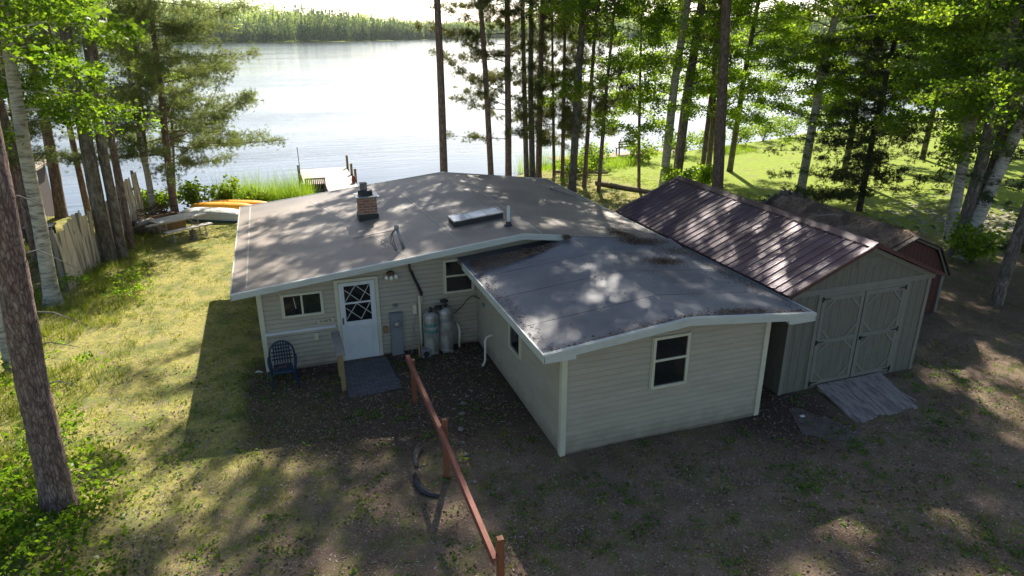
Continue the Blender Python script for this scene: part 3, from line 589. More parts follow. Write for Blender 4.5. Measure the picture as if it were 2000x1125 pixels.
# ------------------------------------------------------------------ far shore forest: one mass
def far_forest():
    rng = np.random.default_rng(77); n = 20000
    seg = [(i, i+1) for i in range(12, len(LAKE)-1) ]
    segs = [(LAKE[i], LAKE[i+1]) for i in (12, 13, 14, 15, 16, 17, 18, 19, 20, 21, 22, 23, 24, 25, 26)]
    lens = np.array([math.hypot(b[0]-a[0], b[1]-a[1]) for a, b in segs]); pr = lens/lens.sum()
    k = rng.choice(len(segs), n, p=pr); t_ = rng.random(n); A = np.array([segs[i][0] for i in k], float); Bv = np.array([segs[i][1] for i in k], float)
    P = A+(Bv-A)*t_[:, None]; off = 3+rng.random(n)**1.8*230; c = np.array([60, 400]); dv = P-c; dv /= np.linalg.norm(dv, axis=1, keepdims=True)
    P = P+dv*off[:, None]; d = lake_sd(P[:, 0], P[:, 1]); ok = (d > 2)&(P[:, 1] > 60)&((P[:,0]*.33+P[:,1]*.944) > 75)
    # keep what the camera side of the lake can see
    az = np.degrees(np.arctan2(P[:, 0], P[:, 1])); ok &= (az > -28)&(az < 66)
    P = P[ok]; off = off[ok]; n = len(P); Z = height(P[:, 0], P[:, 1]); leafy = rng.random(n) < np.clip((off-35)/70, .04, .85)
    vv = vnoise(P[:, 0]+900, P[:, 1]+900, .02, 3)*.6+vnoise(P[:, 0]+900, P[:, 1]+900, .07, 4)*.4; H = np.where(leafy, rng.uniform(12, 18, n), 7+17*rng.random(n)**1.8)*(.45+1.1*vv)*(1+.55*sstep(220, -60, P[:, 0])); q = 44
    u = rng.random((n, q)); a = rng.uniform(0, 2*np.pi, (n, q))
    rc = np.where(leafy[:, None], .30*H[:, None]*np.sqrt(np.clip(1-(2*u-1)**2, 0, 1)), .17*H[:, None]*(1.02-u))*rng.uniform(.55, 1.05, (n, q))
    hh = np.where(leafy[:, None], H[:, None]*(.25+.75*u), H[:, None]*(.06+.96*u))
    C = np.stack([P[:, :1]+rc*np.cos(a), P[:, 1:]+rc*np.sin(a), Z[:, None]+hh], 2).reshape(-1, 3)
    V, F = leaves(rng, C, 2.0, .3); V = V.reshape(-1, 4, 3); cc = V.mean(1, keepdims=True); sc = np.stack([np.where(leafy, 1.15, .62), np.where(leafy, 1.15, .62), np.where(leafy, .9, 1.35)], 1); sc = np.repeat(sc, q, 0)[:, None, :]
    V = (cc+(V-cc)*sc).reshape(-1, 3)
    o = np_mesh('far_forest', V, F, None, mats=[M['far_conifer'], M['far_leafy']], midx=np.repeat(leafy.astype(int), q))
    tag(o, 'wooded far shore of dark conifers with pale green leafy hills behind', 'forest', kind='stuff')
far_forest()

# ------------------------------------------------------------------ shrubs, reeds, grass, weeds, litter
def shrub(x, y, r, h_, seed, label, m_=None):
    rng = np.random.default_rng(seed); z = hz(x, y); root = thing('shrub', label, 'shrub', (x, y, z), 'shrubs along the shore')
    tb = MB(); C = []
    for i in range(9):
        a = rng.uniform(0, 6.28); e = np.array([math.cos(a)*r*rng.uniform(.3, .9), math.sin(a)*r*rng.uniform(.3, .9), h_*rng.uniform(.6, 1)])
        tb.tube([(0, 0, -.05), e*.5+np.array([0, 0, .1]), e], [.02, .012, .004], n=4); 
        for k in range(14): C.append(e*rng.uniform(.35, 1.05)+rng.normal(size=3)*np.array([.22, .22, .14])*r)
    tb.build('stem', M['rough'], root)
    C = np.array(C); C[:, 2] = np.abs(C[:, 2])+.05; C2 = np.repeat(C, 9, 0); C2 = C2+rng.normal(size=C2.shape)*.10*r
    V, F = leaves(rng, C2, .13); np_mesh('foliage', V, F, m_ or M['shrub'], root)
for i, (x, y, r, h_, lb) in enumerate([(-3.4,33.0,.9,1.3,'bright green shrub behind the upturned white boat'),(-2.4,33.4,.8,1.5,'tall leafy shoot sticking up by the reeds'),(-4.9,32.6,.8,.9,'low shrub at the far end of the fence'),
        (-5.9,33.6,.9,1.0,'shrub on the bank behind the end of the fence'),(-1.3,33.3,.8,.8,'small yellow-green shrub beside the orange kayaks'),
        (30.5,39.8,1.3,1.5,'round shrub where the lawn meets the water, left one'),(33.5,40.8,1.3,1.6,'shrub at the water in the middle of the lawn edge'),(36.5,41.6,1.4,1.4,'shrub at the water behind the lawn birch'),
        (39.5,43.0,1.4,1.8,'tall shrub at the far right end of the lawn'),(27.5,38.8,1.2,1.1,'shrub near the large pine at the water'),(24.5,37.6,1.2,1.2,'shrub at the water left of the large pine'),
        (21.0,36.2,1.1,1.1,'shrub in front of the far dock bench'),(17.2,35.2,1.1,1.0,'weedy shrub beyond the fallen log'),(18.6,28.3,.9,1.0,'dark shrub at the foot of the tall birch'),(20.4,28.9,.8,.9,'small shrub at the foot of the thick dark trunk'),(15.5,33.9,1.0,.8,'low shrub at the water between slender pines'),
        (21.6,15.2,1.0,1.3,'leafy growth hugging the foot of the clump by the red shed'),(43,44.5,1.6,2.0,'large shrub round the bend of the lawn shore')]):
    shrub(x, y, r, h_, 200+i, lb, M['leaf_maple'] if i in (13, 14, 16) else None)

def blades(rng, X, Y, hmin, hmax, k, wd, spread):
    n = len(X); Z = height(X, Y); B0 = np.repeat(np.stack([X, Y, Z], 1), k, 0); B0[:, :2] += rng.normal(size=(n*k, 2))*spread
    a = rng.uniform(0, 6.283, n*k); lean = rng.uniform(.1, .7, n*k); hh = rng.uniform(hmin, hmax, n*k)*np.repeat(rng.uniform(.6, 1.3, n), k)
    tip = B0+np.stack([np.cos(a)*lean*hh, np.sin(a)*lean*hh, hh], 1); s = np.stack([-np.sin(a), np.cos(a), 0*a], 1)*wd/2
    V = np.stack([B0-s, B0+s, tip], 1).reshape(-1, 3); return V, np.arange(3*n*k).reshape(-1, 3)
HOUSES = [(-.8, 9.0, 14.95, 22.5), (4.25, 8.75, 9.65, 15.2), (9.5, 13.4, 10.1, 17.6), (14.0, 17.1, 12.5, 17.6), (.86, 2.05, 13.2, 15.0), (10.3, 12.4, 8.65, 10.2)]
def clear(X, Y, mg=.0):
    ok = lake_sd(X, Y) > .8
    for a, b, c, d in HOUSES: ok &= ~((X > a-mg)&(X < b+mg)&(Y > c-mg)&(Y < d+mg))
    return ok
rng = np.random.default_rng(5)
n = 52000; X = rng.uniform(-12, 22, n); Y = rng.uniform(3.5, 33, n)
pr = grassness(X, Y)*(.25+1.4*sstep(.45, .75, .55*vnoise(X, Y, .9, 1)+.45*vnoise(X, Y, 3.1, 2)))*(1-.75*litterness(X, Y))
ok = clear(X, Y)&(rng.random(n) < pr*.9)&(Y > 3.5+.25*X*0); X, Y = X[ok], Y[ok]
V, F = blades(rng, X, Y, .025, .075, 9, .012, .05)
tag(np_mesh('grass', V, F, M['grass']), 'patchy short grass tufts over the bare yard', 'grass', kind='stuff')
# taller grass along the fence and undergrowth edge
n = 9000; X = rng.uniform(-9.5, -3.2, n); Y = rng.uniform(10, 30, n)
ok = (rng.random(n) < sstep(-3.4, -5.6, X+.05*(Y-20))*sstep(.3, .6, vnoise(X, Y, .8, 5))*.8)&clear(X, Y); X, Y = X[ok], Y[ok]
V, F = blades(rng, X, Y, .10, .30, 8, .014, .07)
tag(np_mesh('tall_grass', V, F, M['grass']), 'taller rank grass along the fence and left edge of the yard', 'grass', kind='stuff')
n = 6000; X = rng.uniform(14, 30, n); Y = rng.uniform(30.5, 41, n); d = lake_sd(X, Y); ok = (d > -.6)&(d < 5)&(rng.random(n) < .7*sstep(.3, .6, vnoise(X, Y, .5, 8))); X, Y = X[ok], Y[ok]
V, F = blades(rng, X, Y, .12, .45, 8, .02, .10)
tag(np_mesh('bank_grass', V, F, M['reed']), 'bright rank grass on the bank among the pine trunks', 'grass', kind='stuff')
# reeds by the dock
X = rng.uniform(-2.6, 1.4, 1500); Y = rng.uniform(33.2, 35.3, 1500)+.0*X; X = np.concatenate([X, rng.uniform(14, 20, 300)]); Y = np.concatenate([Y, rng.uniform(38.3, 39.6, 300)])
V, F = blades(rng, X, Y, .8, 1.9, 4, .022, .10); tag(np_mesh('reeds', V, F, M['reed']), 'green reeds standing in the shallows left of the dock', 'reeds', kind='stuff')
# broad-leaved undergrowth in the left corner
n = 9000; X = rng.uniform(-9, -2.2, n); Y = rng.uniform(4, 30, n)
edge = sstep(-2.45, -3.4, X+.09*(Y-7))*sstep(13.5, 11.0, Y) + .30*sstep(-3.6, -4.8, X)*sstep(10.5, 12, Y)*sstep(25, 22, Y)*sstep(.45, .65, vnoise(X, Y, 1.1, 12))
ok = rng.random(n) < edge; X, Y = X[ok], Y[ok]; hh = .10+.45*vnoise(X, Y, 1.3, 9)*sstep(-2.6, -3.6, X+.09*(Y-7))
k = 13; C = np.repeat(np.stack([X, Y, height(X, Y)+hh], 1), k, 0)+rng.normal(size=(len(X)*k, 3))*np.array([.11, .11, .05]); C[:, 2] = np.maximum(C[:, 2], .03)
V, F = leaves(rng, C, .075, .75); tag(np_mesh('undergrowth', V, F, M['leaf_bright']), 'broad-leaved green undergrowth round the foot of the foreground pine', 'undergrowth', kind='stuff')
# low weeds in the shaded drive
n = 9000; X = rng.uniform(-3, 14.5, n); Y = rng.uniform(4, 15, n); ok = clear(X, Y)&(rng.random(n) < sstep(.46, .72, .45*vnoise(X, Y, 1.3, 20)+.55*vnoise(X, Y, 4.1, 21))*.9); X, Y = X[ok], Y[ok]
k = 7; C = np.repeat(np.stack([X, Y, 0*X+.025], 1), k, 0)+rng.normal(size=(len(X)*k, 3))*np.array([.05, .05, .012])
V, F = leaves(rng, C, .05, .7); tag(np_mesh('weeds', V, F, M['weeds']), 'low green weeds dotted over the shaded bare drive', 'weeds', kind='stuff')
# dead leaves, needles, twigs
def flakes(rng, X, Y, size, zfun=None, wr=.34, tilt=.6):
    n = len(X); Z = (height(X, Y) if zfun is None else zfun(X, Y))+.012; C = np.stack([X, Y, Z], 1); a = rng.uniform(0, 6.283, n)
    u = np.stack([np.cos(a), np.sin(a), rng.normal(size=n)*tilt*.4], 1); w = np.stack([-np.sin(a), np.cos(a), rng.normal(size=n)*tilt], 1); s = size*rng.uniform(.5, 1.4, (n, 1))
    V = np.stack([C-u*s*.5, C-w*s*wr, C+u*s*.5, C+w*s*wr], 1); V[:, :, 2] = np.maximum(V[:, :, 2], Z[:, None]-.008); return V.reshape(-1, 3), np.arange(4*n).reshape(-1, 4)
M['deadleaf'] = leaf_mat('dead_brown_leaves', (.075,.045,.028), (.25,.17,.115), .1, .8, tcol=(1,1,1), gloss=False)
M['twig'] = leaf_mat('pale_twig_bits', (.14,.105,.08), (.46,.39,.31), .0, .8, tcol=(1,1,1), gloss=False)
n = 42000; X = rng.uniform(-4, 16, n); Y = rng.uniform(4, 16, n); ok = clear(X, Y)&(rng.random(n) < .07+.5*sstep(.5, .7, vnoise(X, Y, 1.9, 33))+.7*litterness(X, Y)); X, Y = X[ok], Y[ok]
V, F = flakes(rng, X, Y, .05); tag(np_mesh('leaf_litter', V, F, M['deadleaf']), 'brown dead leaves and needles lying against the walls and over the drive', 'leaf litter', kind='stuff')
n = 24000; X = rng.uniform(-6, 15, n); Y = rng.uniform(3.8, 20, n); ok = clear(X, Y); X, Y = X[ok], Y[ok]
V, F = flakes(rng, X, Y, .065, wr=.09, tilt=.2); tag(np_mesh('twig_litter', V, F, M['twig']), 'pale twig and straw bits scattered over the bare ground', 'twigs', kind='stuff')
n = 5200; X = rng.uniform(-4, 14, n); Y = rng.uniform(4, 14, n); ok = clear(X, Y); X, Y = X[ok], Y[ok]
V, F = flakes(rng, X, Y, .028, wr=.45, tilt=.3); tag(np_mesh('gravel', V, F, M['stone']), 'small pale gravel stones in the drive', 'gravel', kind='stuff')
n = 1100; X = rng.normal(27, 2.2, n); Y = rng.normal(19.3, 1.6, n)
V, F = flakes(rng, X, Y, .16, wr=.4, tilt=.4); tag(np_mesh('stone_litter', V, F, M['sack']), 'pale stones and bark chips at the lawn edge behind the red shed', 'stones', kind='stuff')
# ------------------------------------------------------------------ cabin
def siding(mb, mapf, u0, u1, z0, top, row=.112, out=.026, du=.3):
    """lapped clapboards between u0 and u1 from z0 up to top(u); mapf(u, out, z) gives the point"""
    us = list(np.arange(u0, u1-.02, du))+[u1]
    for a, b in zip(us[:-1], us[1:]):
        z = z0
        while z < max(top(a), top(b)):
            za, zb = [min(q, top(a)) for q in (z, z+.022, z+row)], [min(q, top(b)) for q in (z, z+.022, z+row)]
            if za[2]-za[0] > .001 or zb[2]-zb[0] > .001:
                P = []
                for q, o in zip(range(3), (.001, out, .001)): P += [mapf(a, o, za[q]), mapf(b, o, zb[q])]
                mb.add(P, [(0, 1, 3, 2), (2, 3, 5, 4)])
            z += row
    return mb

cabin = thing('cabin', 'low cream-sided lakeside cabin with wide rubber roof, brick chimney and projecting front room', 'house', (4.3, 15, 0))
zl = lambda x: 2.15+(x+1.2)*.105                       # main roof, left slope (top surface)
zr = lambda x: 2.84-(x-5.37)*.128                      # main roof, right slope
zmain = lambda x: min(zl(x), zr(x)) if x > 5.37 else zl(x)
al = lambda x: 2.29+(x-3.85)*.0935                     # front room roof, left slope
ar = lambda x: 2.551-(x-6.64)*.104
zadd = lambda x: min(al(x), ar(x)) if x > 6.64 else al(x)
# solid cores
w = MB()
w.prism([(-.72,-.2),(8.9,-.2),(8.9,zmain(8.9)-.16),(5.37,2.66),(-.72,zmain(-.72)-.16)], 'y', 15.02, 22.3)
siding(w, lambda u, o, z: (u, 15.02-.005-o, z), -.70, 4.34, .04, lambda u: zmain(u)-.15)
part(w, 'wall', M['siding'], cabin)
w = MB()
w.prism([(4.33,-.2),(8.65,-.2),(8.65,zadd(8.65)-.16),(6.64,2.38),(4.33,zadd(4.33)-.16)], 'y', 9.72, 15.0)
siding(w, lambda u, o, z: (u, 9.715-o, z), 4.36, 8.62, .05, lambda u: zadd(u)-.15)
siding(w, lambda u, o, z: (4.325-o, u, z), 9.75, 14.98, .05, lambda u: zadd(4.33)-.15, du=6)
tag(part(w, 'wall', M['siding'], cabin), 'cream clapboard walls of the projecting front room')
w = MB(); w.box(4.335, 8.64, 9.735, 14.9, -.2, .06); w.box(4.6, 4.61, 9.8, 9.81, -.1, 0)
part(w, 'foundation', M['slab'], cabin)
def corner(x, y, sx, zt, zb=.02):
    w = MB(); t_ = .075
    w.box(min(x, x+sx*t_), max(x, x+sx*t_), y-.032, y+.004, zb, zt); w.box(x-.03 if sx > 0 else x+.001, x-.001 if sx > 0 else x+.03, y-.032, y+t_, zb, zt)
    part(w, 'corner_trim', M['trim'], cabin)
corner(-.72, 15.0, 1, zmain(-.7)-.15); corner(4.33, 9.70, 1, zadd(4.33)-.15); corner(8.65, 9.70, -1, zadd(8.6)-.15)
# roofs
w = MB(); T = .10
w.prism([(-1.2,zl(-1.2)-T),(5.37,2.84-T),(9.25,zr(9.25)-T),(9.25,zr(9.25)),(5.37,2.84),(-1.2,zl(-1.2))], 'y', 14.5, 22.7)
r1 = part(w, 'roof', M['membrane_tan'], cabin); tag(r1, 'dusty tan rubber roof over the main cabin')
w = MB()
for (a, b, c, d) in [(2.0,16.7,2.3,14.6),(3.2,21.5,4.0,14.6)]:
    pass
for (p_, q_) in [((-.9,14.75),(-.9,22.5)),((.9,21.9),(2.6,14.7)),((3.6,20.8),(3.9,14.7)),((-.9,18.6),(4.2,18.8)),((5.8,22.4),(5.9,14.7))]:
    w = MB(); w.bar((p_[0],p_[1],zmain(p_[0])+.002),(q_[0],q_[1],zmain(q_[0])+.002),.035,.006); part(w, 'roof_seam', M['seam'], r1)
w = MB(); xs_ = [3.85, 6.64, 9.43]; ys_ = [9.4, 14.0, 14.5]
Vt = []
for y in (9.4, 13.7, 14.52):
    for x in (3.85, 5.3, 6.64, 7.6, 9.43):
        z = zadd(x)
        if y > 14.3 and x > 6.3: z = zmain(min(x, 9.25))-.006
        Vt.append((x, y, z))
Fc = [(r*5+c, r*5+c+1, (r+1)*5+c+1, (r+1)*5+c) for r in range(2) for c in range(4)]
w.add(Vt, Fc); w.prism([(3.85,al(3.85)-.09),(6.64,2.551-.09),(9.43,ar(9.43)-.09),(9.43,ar(9.43)-.004),(6.64,2.547),(3.85,al(3.85)-.004)], 'y', 9.4, 15.0)
r2_ = part(w, 'roof', M['membrane_grey'], cabin); tag(r2_, 'smooth dark grey rubber roof over the projecting front room')
for y in (10.6, 12.1, 13.4):
    for a_, b_, c_, d_, e_, f_ in ((3.95,y,al(3.95)+.001,6.64,y+.02,2.552), (6.64,y+.02,2.552,9.3,y+.05,ar(9.3)+.001)):
        w = MB(); w.bar((a_,b_,c_),(d_,e_,f_),.012,.004); part(w, 'roof_seam', M['black'], r2_)
w = MB(); w.bar((6.42,14.50,zmain(6.42)+.004),(9.2,14.50,zmain(9.2)+.004),.02,.006); part(w, 'roof_seam', M['seam'], r1)
# fascias and drip edges
# dead leaves patches on the roof membrane are real litter, see below
def rake(name, pts_, y, hgt, m_=M['fascia'], th=.03):
    w = MB()
    for (xa, za), (xb, zb) in zip(pts_[:-1], pts_[1:]):
        w.prism([(xa,za-hgt),(xb,zb-hgt),(xb,zb+.012),(xa,za+.012)], 'y', y-th, y-.001)
        w.prism([(xa,za-.045),(xb,zb-.045),(xb,zb+.02),(xa,za+.02)], 'y', y-th-.012, y-th-.001)
        w.prism([(xa,za+.003),(xb,zb+.003),(xb,zb+.018),(xa,za+.018)], 'y', y-.001, y+.04)
    return part(w, name, m_, cabin)
rake('fascia', [(-1.215,zl(-1.215)),(5.37,2.84),(6.4,zr(6.4))], 14.5, .115)
rake('fascia', [(3.835,al(3.835)),(6.64,2.551),(9.445,ar(9.445))], 9.4, .13)
w = MB()   # boxed returns under the corners of the front room roof
w.prism([(3.835,al(3.835)-.13),(4.42,al(4.42)-.13),(4.42,2.135),(3.835,2.14)], 'y', 9.372, 9.45); part(w, 'eave_return', M['fascia'], cabin); w = MB(); w.prism([(8.83,ar(8.83)-.13),(9.445,ar(9.445)-.13),(9.445,2.11),(8.9,2.11),(8.83,2.13)], 'y', 9.372, 9.45)
part(w, 'eave_return', M['fascia'], cabin)
w = MB()   # eave boards along the slopes' low sides
w.box(3.822, 3.848, 9.37, 14.49, 2.15, al(3.85)+.012); part(w, 'fascia', M['fascia'], cabin); w = MB(); w.box(9.432, 9.458, 9.37, 14.49, 2.11, ar(9.43)+.012); part(w, 'fascia', M['fascia'], cabin); w = MB(); w.box(-1.228, -1.202, 14.47, 22.72, 2.02, zl(-1.2)+.012)
part(w, 'fascia', M['fascia'], cabin); w = MB(); w.box(9.252, 9.278, 14.5, 22.72, zr(9.25)-.12, zr(9.25)+.012)
w.prism([(-1.2,zl(-1.2)-.12),(5.37,2.72),(9.25,zr(9.25)-.12),(9.25,zr(9.25)+.012),(5.37,2.852),(-1.2,zl(-1.2)+.012)], 'y', 22.702, 22.73)
part(w, 'fascia', M['fascia'], cabin)
w = MB()   # soffits
w.prism([(-1.19,zl(-1.19)-.125),(4.3,zl(4.3)-.125),(4.3,zl(4.3)-.11),(-1.19,zl(-1.19)-.11)], 'y', 14.505, 15.0)
w.box(3.85, 4.32, 9.42, 14.98, 2.17, 2.185); w.prism([(4.32,al(4.32)-.125),(6.64,2.425),(8.65,ar(8.65)-.125),(8.65,ar(8.65)-.11),(6.64,2.44),(4.32,al(4.32)-.11)], 'y', 9.405, 9.7)
part(w, 'soffit', M['fascia'], cabin)

def window(x0, x1, z0, z1, y, rails=(), mull=(), label=None, fw_=.055, gm='glass', ax='y'):
    def bx(mb, a, b, o0, o1, c, d):
        if ax == 'y': mb.box(a, b, y-o1, y-o0, c, d)
        else: mb.box(y-o1, y-o0, a, b, c, d)
    fr = MB(); f_ = fw_
    bx(fr, x0, x0+f_, 0, .05, z0, z1); bx(fr, x1-f_, x1, 0, .05, z0, z1); bx(fr, x0+f_, x1-f_, 0, .05, z1-f_, z1); bx(fr, x0+f_, x1-f_, 0, .056, z0, z0+f_)
    for r_ in rails: bx(fr, x0+f_, x1-f_, 0, .046, r_-.022, r_+.022)
    for r_ in mull: bx(fr, r_-.022, r_+.022, 0, .046, z0+f_, z1-f_)
    bx(fr, x0-.018, x0-.001, 0, .026, z0-.018, z1+.018); bx(fr, x1+.001, x1+.018, 0, .026, z0-.018, z1+.018)
    wd_ = part(fr, 'window', M['trim'], cabin, bevel=.004)
    if label: wd_['label'] = label
    pn = MB(); bx(pn, x0+f_-.004, x1-f_+.004, .002, .022, z0+f_-.004, z1-f_+.004); part(pn, 'pane', M[gm], wd_)
    return wd_
wi = window(-.24, .66, 1.29, 1.86, 15.0, mull=(.20,), label='small sliding window left of the door')
w = MB(); w.bar((.03,14.97,1.76),(.06,14.972,1.50),.012,.004,up=(0,1,0)); part(w, 'blind_cord', M['white'], wi)
w = MB(); w.box(.222,.60,14.972,14.977,1.345,1.80)
part(w, 'pane', M['glass_green'], wi)
window(3.50, 4.24, 1.40, 2.26, 15.0, rails=(1.84,), label='double-hung window in the inner corner')
window(6.10, 6.87, 1.08, 2.14, 9.70, rails=(1.66,), label='double-hung window in the front of the projecting room')
window(11.75, 12.45, 1.02, 1.62, 4.31, label='small window in the side of the projecting room', ax='x', fw_=.05)
# ledge strip and house number
w = MB(); w.box(-.66, .90, 14.95, 15.0, .935, .975); w.box(-.66, .90, 14.965, 15.0, .91, .935); part(w, 'ledge', M['white'], cabin)
w = MB(); w.box(.50, .845, 14.962, 14.984, 1.06, 1.145); pl = part(w, 'house_number', M['cream'], cabin)
text_mesh('N10078', .088, 'number_lettering', M['black'], Matrix.Translation((.672-4.3, 14.960-15, 1.103)) @ Matrix.Rotation(math.pi/2, 4, 'X'), pl, bold=.002, xs=.88)
# storm door
w = MB(); X0, X1 = .93, 1.93
w.box(X0, X0+.085, 14.955, 15.0, .0, 2.06); w.box(X1-.085, X1, 14.955, 15.0, .0, 2.06); w.box(X0+.085, X1-.085, 14.955, 15.0, 1.99, 2.06)
dr = part(w, 'door_frame', M['trim'], cabin, bevel=.004)
w = MB(); a, b = X0+.09, X1-.09
w.box(a, a+.12, 14.93, 14.975, .04, 1.985); w.box(b-.11, b, 14.93, 14.975, .04, 1.985); w.box(a+.12, b-.11, 14.93, 14.975, 1.90, 1.985); w.box(a+.12, b-.11, 14.935, 14.972, .04, .98)
w.box(a+.15, b-.14, 14.928, 14.935, .10, .93); w.box(a+.12, b-.11, 14.93, 14.97, 1.455, 1.495); w.box(a+.12, b-.11, 14.93, 14.973, .98, 1.02)
sd_ = part(w, 'storm_door', M['white'], cabin, bevel=.003)
w = MB(); w.box(a+.118, b-.108, 14.952, 14.962, 1.01, 1.91); part(w, 'pane', M['glass'], sd_)
w = MB(); gx0, gx1 = a+.12, b-.11; gm_ = (gx0+gx1)/2
for (z0, z1) in ((1.50, 1.90), (1.06, 1.455)):
    zm = (z0+z1)/2; q3 = (gx1-gx0)/3
    for (p_, q_) in [((gx0,zm-.2*0+0),(gx0,zm))]: pass
    for (xa, za, xb, zb) in [(gx0+.01,z0+.02,gx0+q3*1.35,z1),(gx0+q3*1.35,z1,gx1-.0,z0+.10),(gx0+.02,zm+.10,gx0+q3*1.75,z0),(gx0+q3*1.75,z0,gx1-.02,z1-.02)]:
        w.bar((xa,14.947,za),(xb,14.947,zb),.014,.008,up=(0,1,0))
part(w, 'lattice', M['fascia'], sd_)
w = MB(); w.box(a+.03, a+.055, 14.90, 14.93, .98, 1.14); part(w, 'handle', M['black'], sd_)
w = MB(); w.box(X0-.02, X1+.02, 14.86, 15.0, -.05, .03); part(w, 'door_sill', M['slab'], cabin)
# porch light
w = MB(); w.lathe([(.02,0),(.085,.01),(.09,.06),(.05,.09)], (2.23,14.93,2.06), 14); pl_ = part(w, 'porch_light', M['darkwood'], cabin, smooth=True)
for x in (2.12, 2.23, 2.34):
    w = MB(); w.lathe([(.012,-.11),(.04,-.09),(.048,-.055),(.035,-.02),(.02,.0)], (x,14.88,2.07 if x != 2.23 else 2.05), 12); part(w, 'bulb', M['bulb'], pl_, smooth=True)
# electric service
w = MB(); w.box(2.14, 2.42, 14.87, 15.0, .0, 1.08); w.box(2.13, 2.43, 14.855, 15.0, 1.08, 1.10); w.box(2.15, 2.41, 14.862, 14.87, .02, .50); w.box(2.15, 2.41, 14.862, 14.87, .52, 1.06)
mb_ = part(w, 'meter_box', M['meter_grey'], cabin, bevel=.006)
w = MB(); w.lathe([(.085,0),(.085,.03),(.075,.05),(.07,.09),(.05,.105),(.0,.108)], (0,0,0), 18)
w.v = [(2.28+a, 14.862-c, .85+b) for a, b, c in w.v]; mt_ = part(w, 'meter', M['alu'], mb_, smooth=True)
w = MB(); w.box(2.235, 2.325, 14.745, 14.753, .86, .88); part(w, 'meter_dial', M['black'], mt_)
w = MB(); w.box(1.98, 2.07, 14.93, 15.0, .60, .77); w.box(2.0, 2.05, 14.9, 14.93, .64, .73); part(w, 'outlet_box', M['brownbox'], cabin, bevel=.006)
w = MB(); w.box(2.24, 2.34, 14.92, 15.0, 1.24, 1.31); w.lathe([(.03,0),(.035,.03),(.02,.05)], (2.27,14.90,1.26), 10); part(w, 'wall_light', M['grey_metal'], cabin)
w = MB(); w.box(.40, .48, 14.92, 15.0, .68, .80); w.box(.385, .495, 14.955, 15.0, .66, .83); part(w, 'outlet_box', M['trim'], cabin, bevel=.006)
w = MB(); w.tube([(2.66,14.86,2.36),(2.68,14.90,2.15),(2.86,14.92,1.68),(2.93,14.93,1.45)], .028, 8); w.tube([(2.72,14.93,2.12),(2.95,14.94,1.50)], .018, 6); part(w, 'conduit', M['black'], cabin, smooth=True)
w = MB(); w.tube([(2.87,14.92,1.46),(2.87,14.92,.10)], .034, 10); w.tube([(2.93,14.94,1.45),(2.93,14.94,1.15)], .015, 6); part(w, 'pipe', M['cream'], cabin, smooth=True)
w = MB(); w.box(2.70, 2.79, 14.92, 15.0, 1.0, 1.24); part(w, 'phone_box', M['cream'], cabin, bevel=.005)
w = MB(); w.tube([(2.75,14.93,1.0),(2.70,14.91,.6),(2.58,14.80,.02)], .008, 5); w.tube([(2.66,14.95,.75),(2.72,14.9,.5),(2.78,14.88,.05)], .007, 5); part(w, 'cable', M['weathered'], cabin)
w = MB(); w.tube([(3.78,14.80,.02),(3.80,14.80,.42),(3.79,14.84,.56),(3.76,14.94,.62)], .03, 10); tag(part(w, 'pipe', M['pvc'], cabin, smooth=True), 'short white pipe stub against the main wall')
w = MB(); w.tube([(4.02,13.62,.0),(4.10,13.66,.12),(4.11,13.66,.62),(4.14,13.66,.71),(4.22,13.66,.745),(4.33,13.66,.745)], .026, 10); tag(part(w, 'pipe', M['pvc'], cabin, smooth=True), 'bent white drain pipe from the side of the front room')
w = MB(); w.tube([(3.55,14.85,.95),(3.72,14.86,.93),(3.90,14.88,1.05),(4.05,14.90,1.22),(4.2,14.93,1.28),(4.30,14.7,1.28)], .012, 6); part(w, 'gas_hose', M['black'], cabin, smooth=True)
w = MB(); w.box(4.28, 4.31, 14.30, 14.45, 1.2, 1.26); w.tube([(4.27,14.40,1.55),(4.24,14.40,1.58),(4.24,14.40,1.35)], .012, 6); part(w, 'wall_hook', M['grey_metal'], cabin)
# roof fittings
w = MB(); zz = zl(2.3)
ch = w.box(2.02, 2.50, 18.35, 18.83, zz+.16, zz+.62); chim = part(w, 'chimney', M['brick'], cabin)
w = MB(); w.box(1.99, 2.53, 18.32, 18.86, zz-.12, zz+.16); part(w, 'chimney_flashing', M['black'], chim, bevel=.01)
w = MB(); w.box(1.95, 2.57, 18.28, 18.90, zz+.62, zz+.65); part(w, 'chimney_cap', M['grey_metal'], chim)
w = MB(); w.lathe([(.20,0),(.20,.10),(.17,.14),(.0,.14)], (2.24,18.6,zz+.65), 12); part(w, 'flue_collar', M['black'], chim)
w = MB(); w.box(2.11, 2.29, 18.50, 18.68, zz+.79, zz+.97); w.box(2.10, 2.30, 18.49, 18.69, zz+.97, zz+.99); part(w, 'flue', M['stone'], chim, bevel=.01)
w = MB(); w.prism([(1.65,16.9),(2.75,16.9),(2.75,19.0),(1.8,19.0)], 'z', 0, .008); w.v = [(a, b, c+zl(a)) for a, b, c in w.v]; part(w, 'chimney_apron', M['membrane_tan'], r1)
w = MB(); w.prism([(1.65,16.9),(2.75,16.9),(2.75,16.93),(1.65,16.93)], 'z', .008, .012); w.v = [(a, b, c+zl(a)) for a, b, c in w.v]; part(w, 'roof_seam', M['seam'], r1)
sk = MB(); c0 = [(4.10,16.14),(5.40,16.14),(5.40,16.74),(4.10,16.74)]
sk.prism(c0, 'z', -.1, .13); sk.v = [(a, b, c+zl(a)) for a, b, c in sk.v]; skl = part(sk, 'skylight', M['black'], cabin, bevel=.006)
w = MB(); w.prism([(4.13,16.17),(5.37,16.17),(5.37,16.71),(4.13,16.71)], 'z', .131, .15); w.v = [(a, b, c+zl(a)) for a, b, c in w.v]; part(w, 'pane', M['skyglass'], skl)
w = MB()
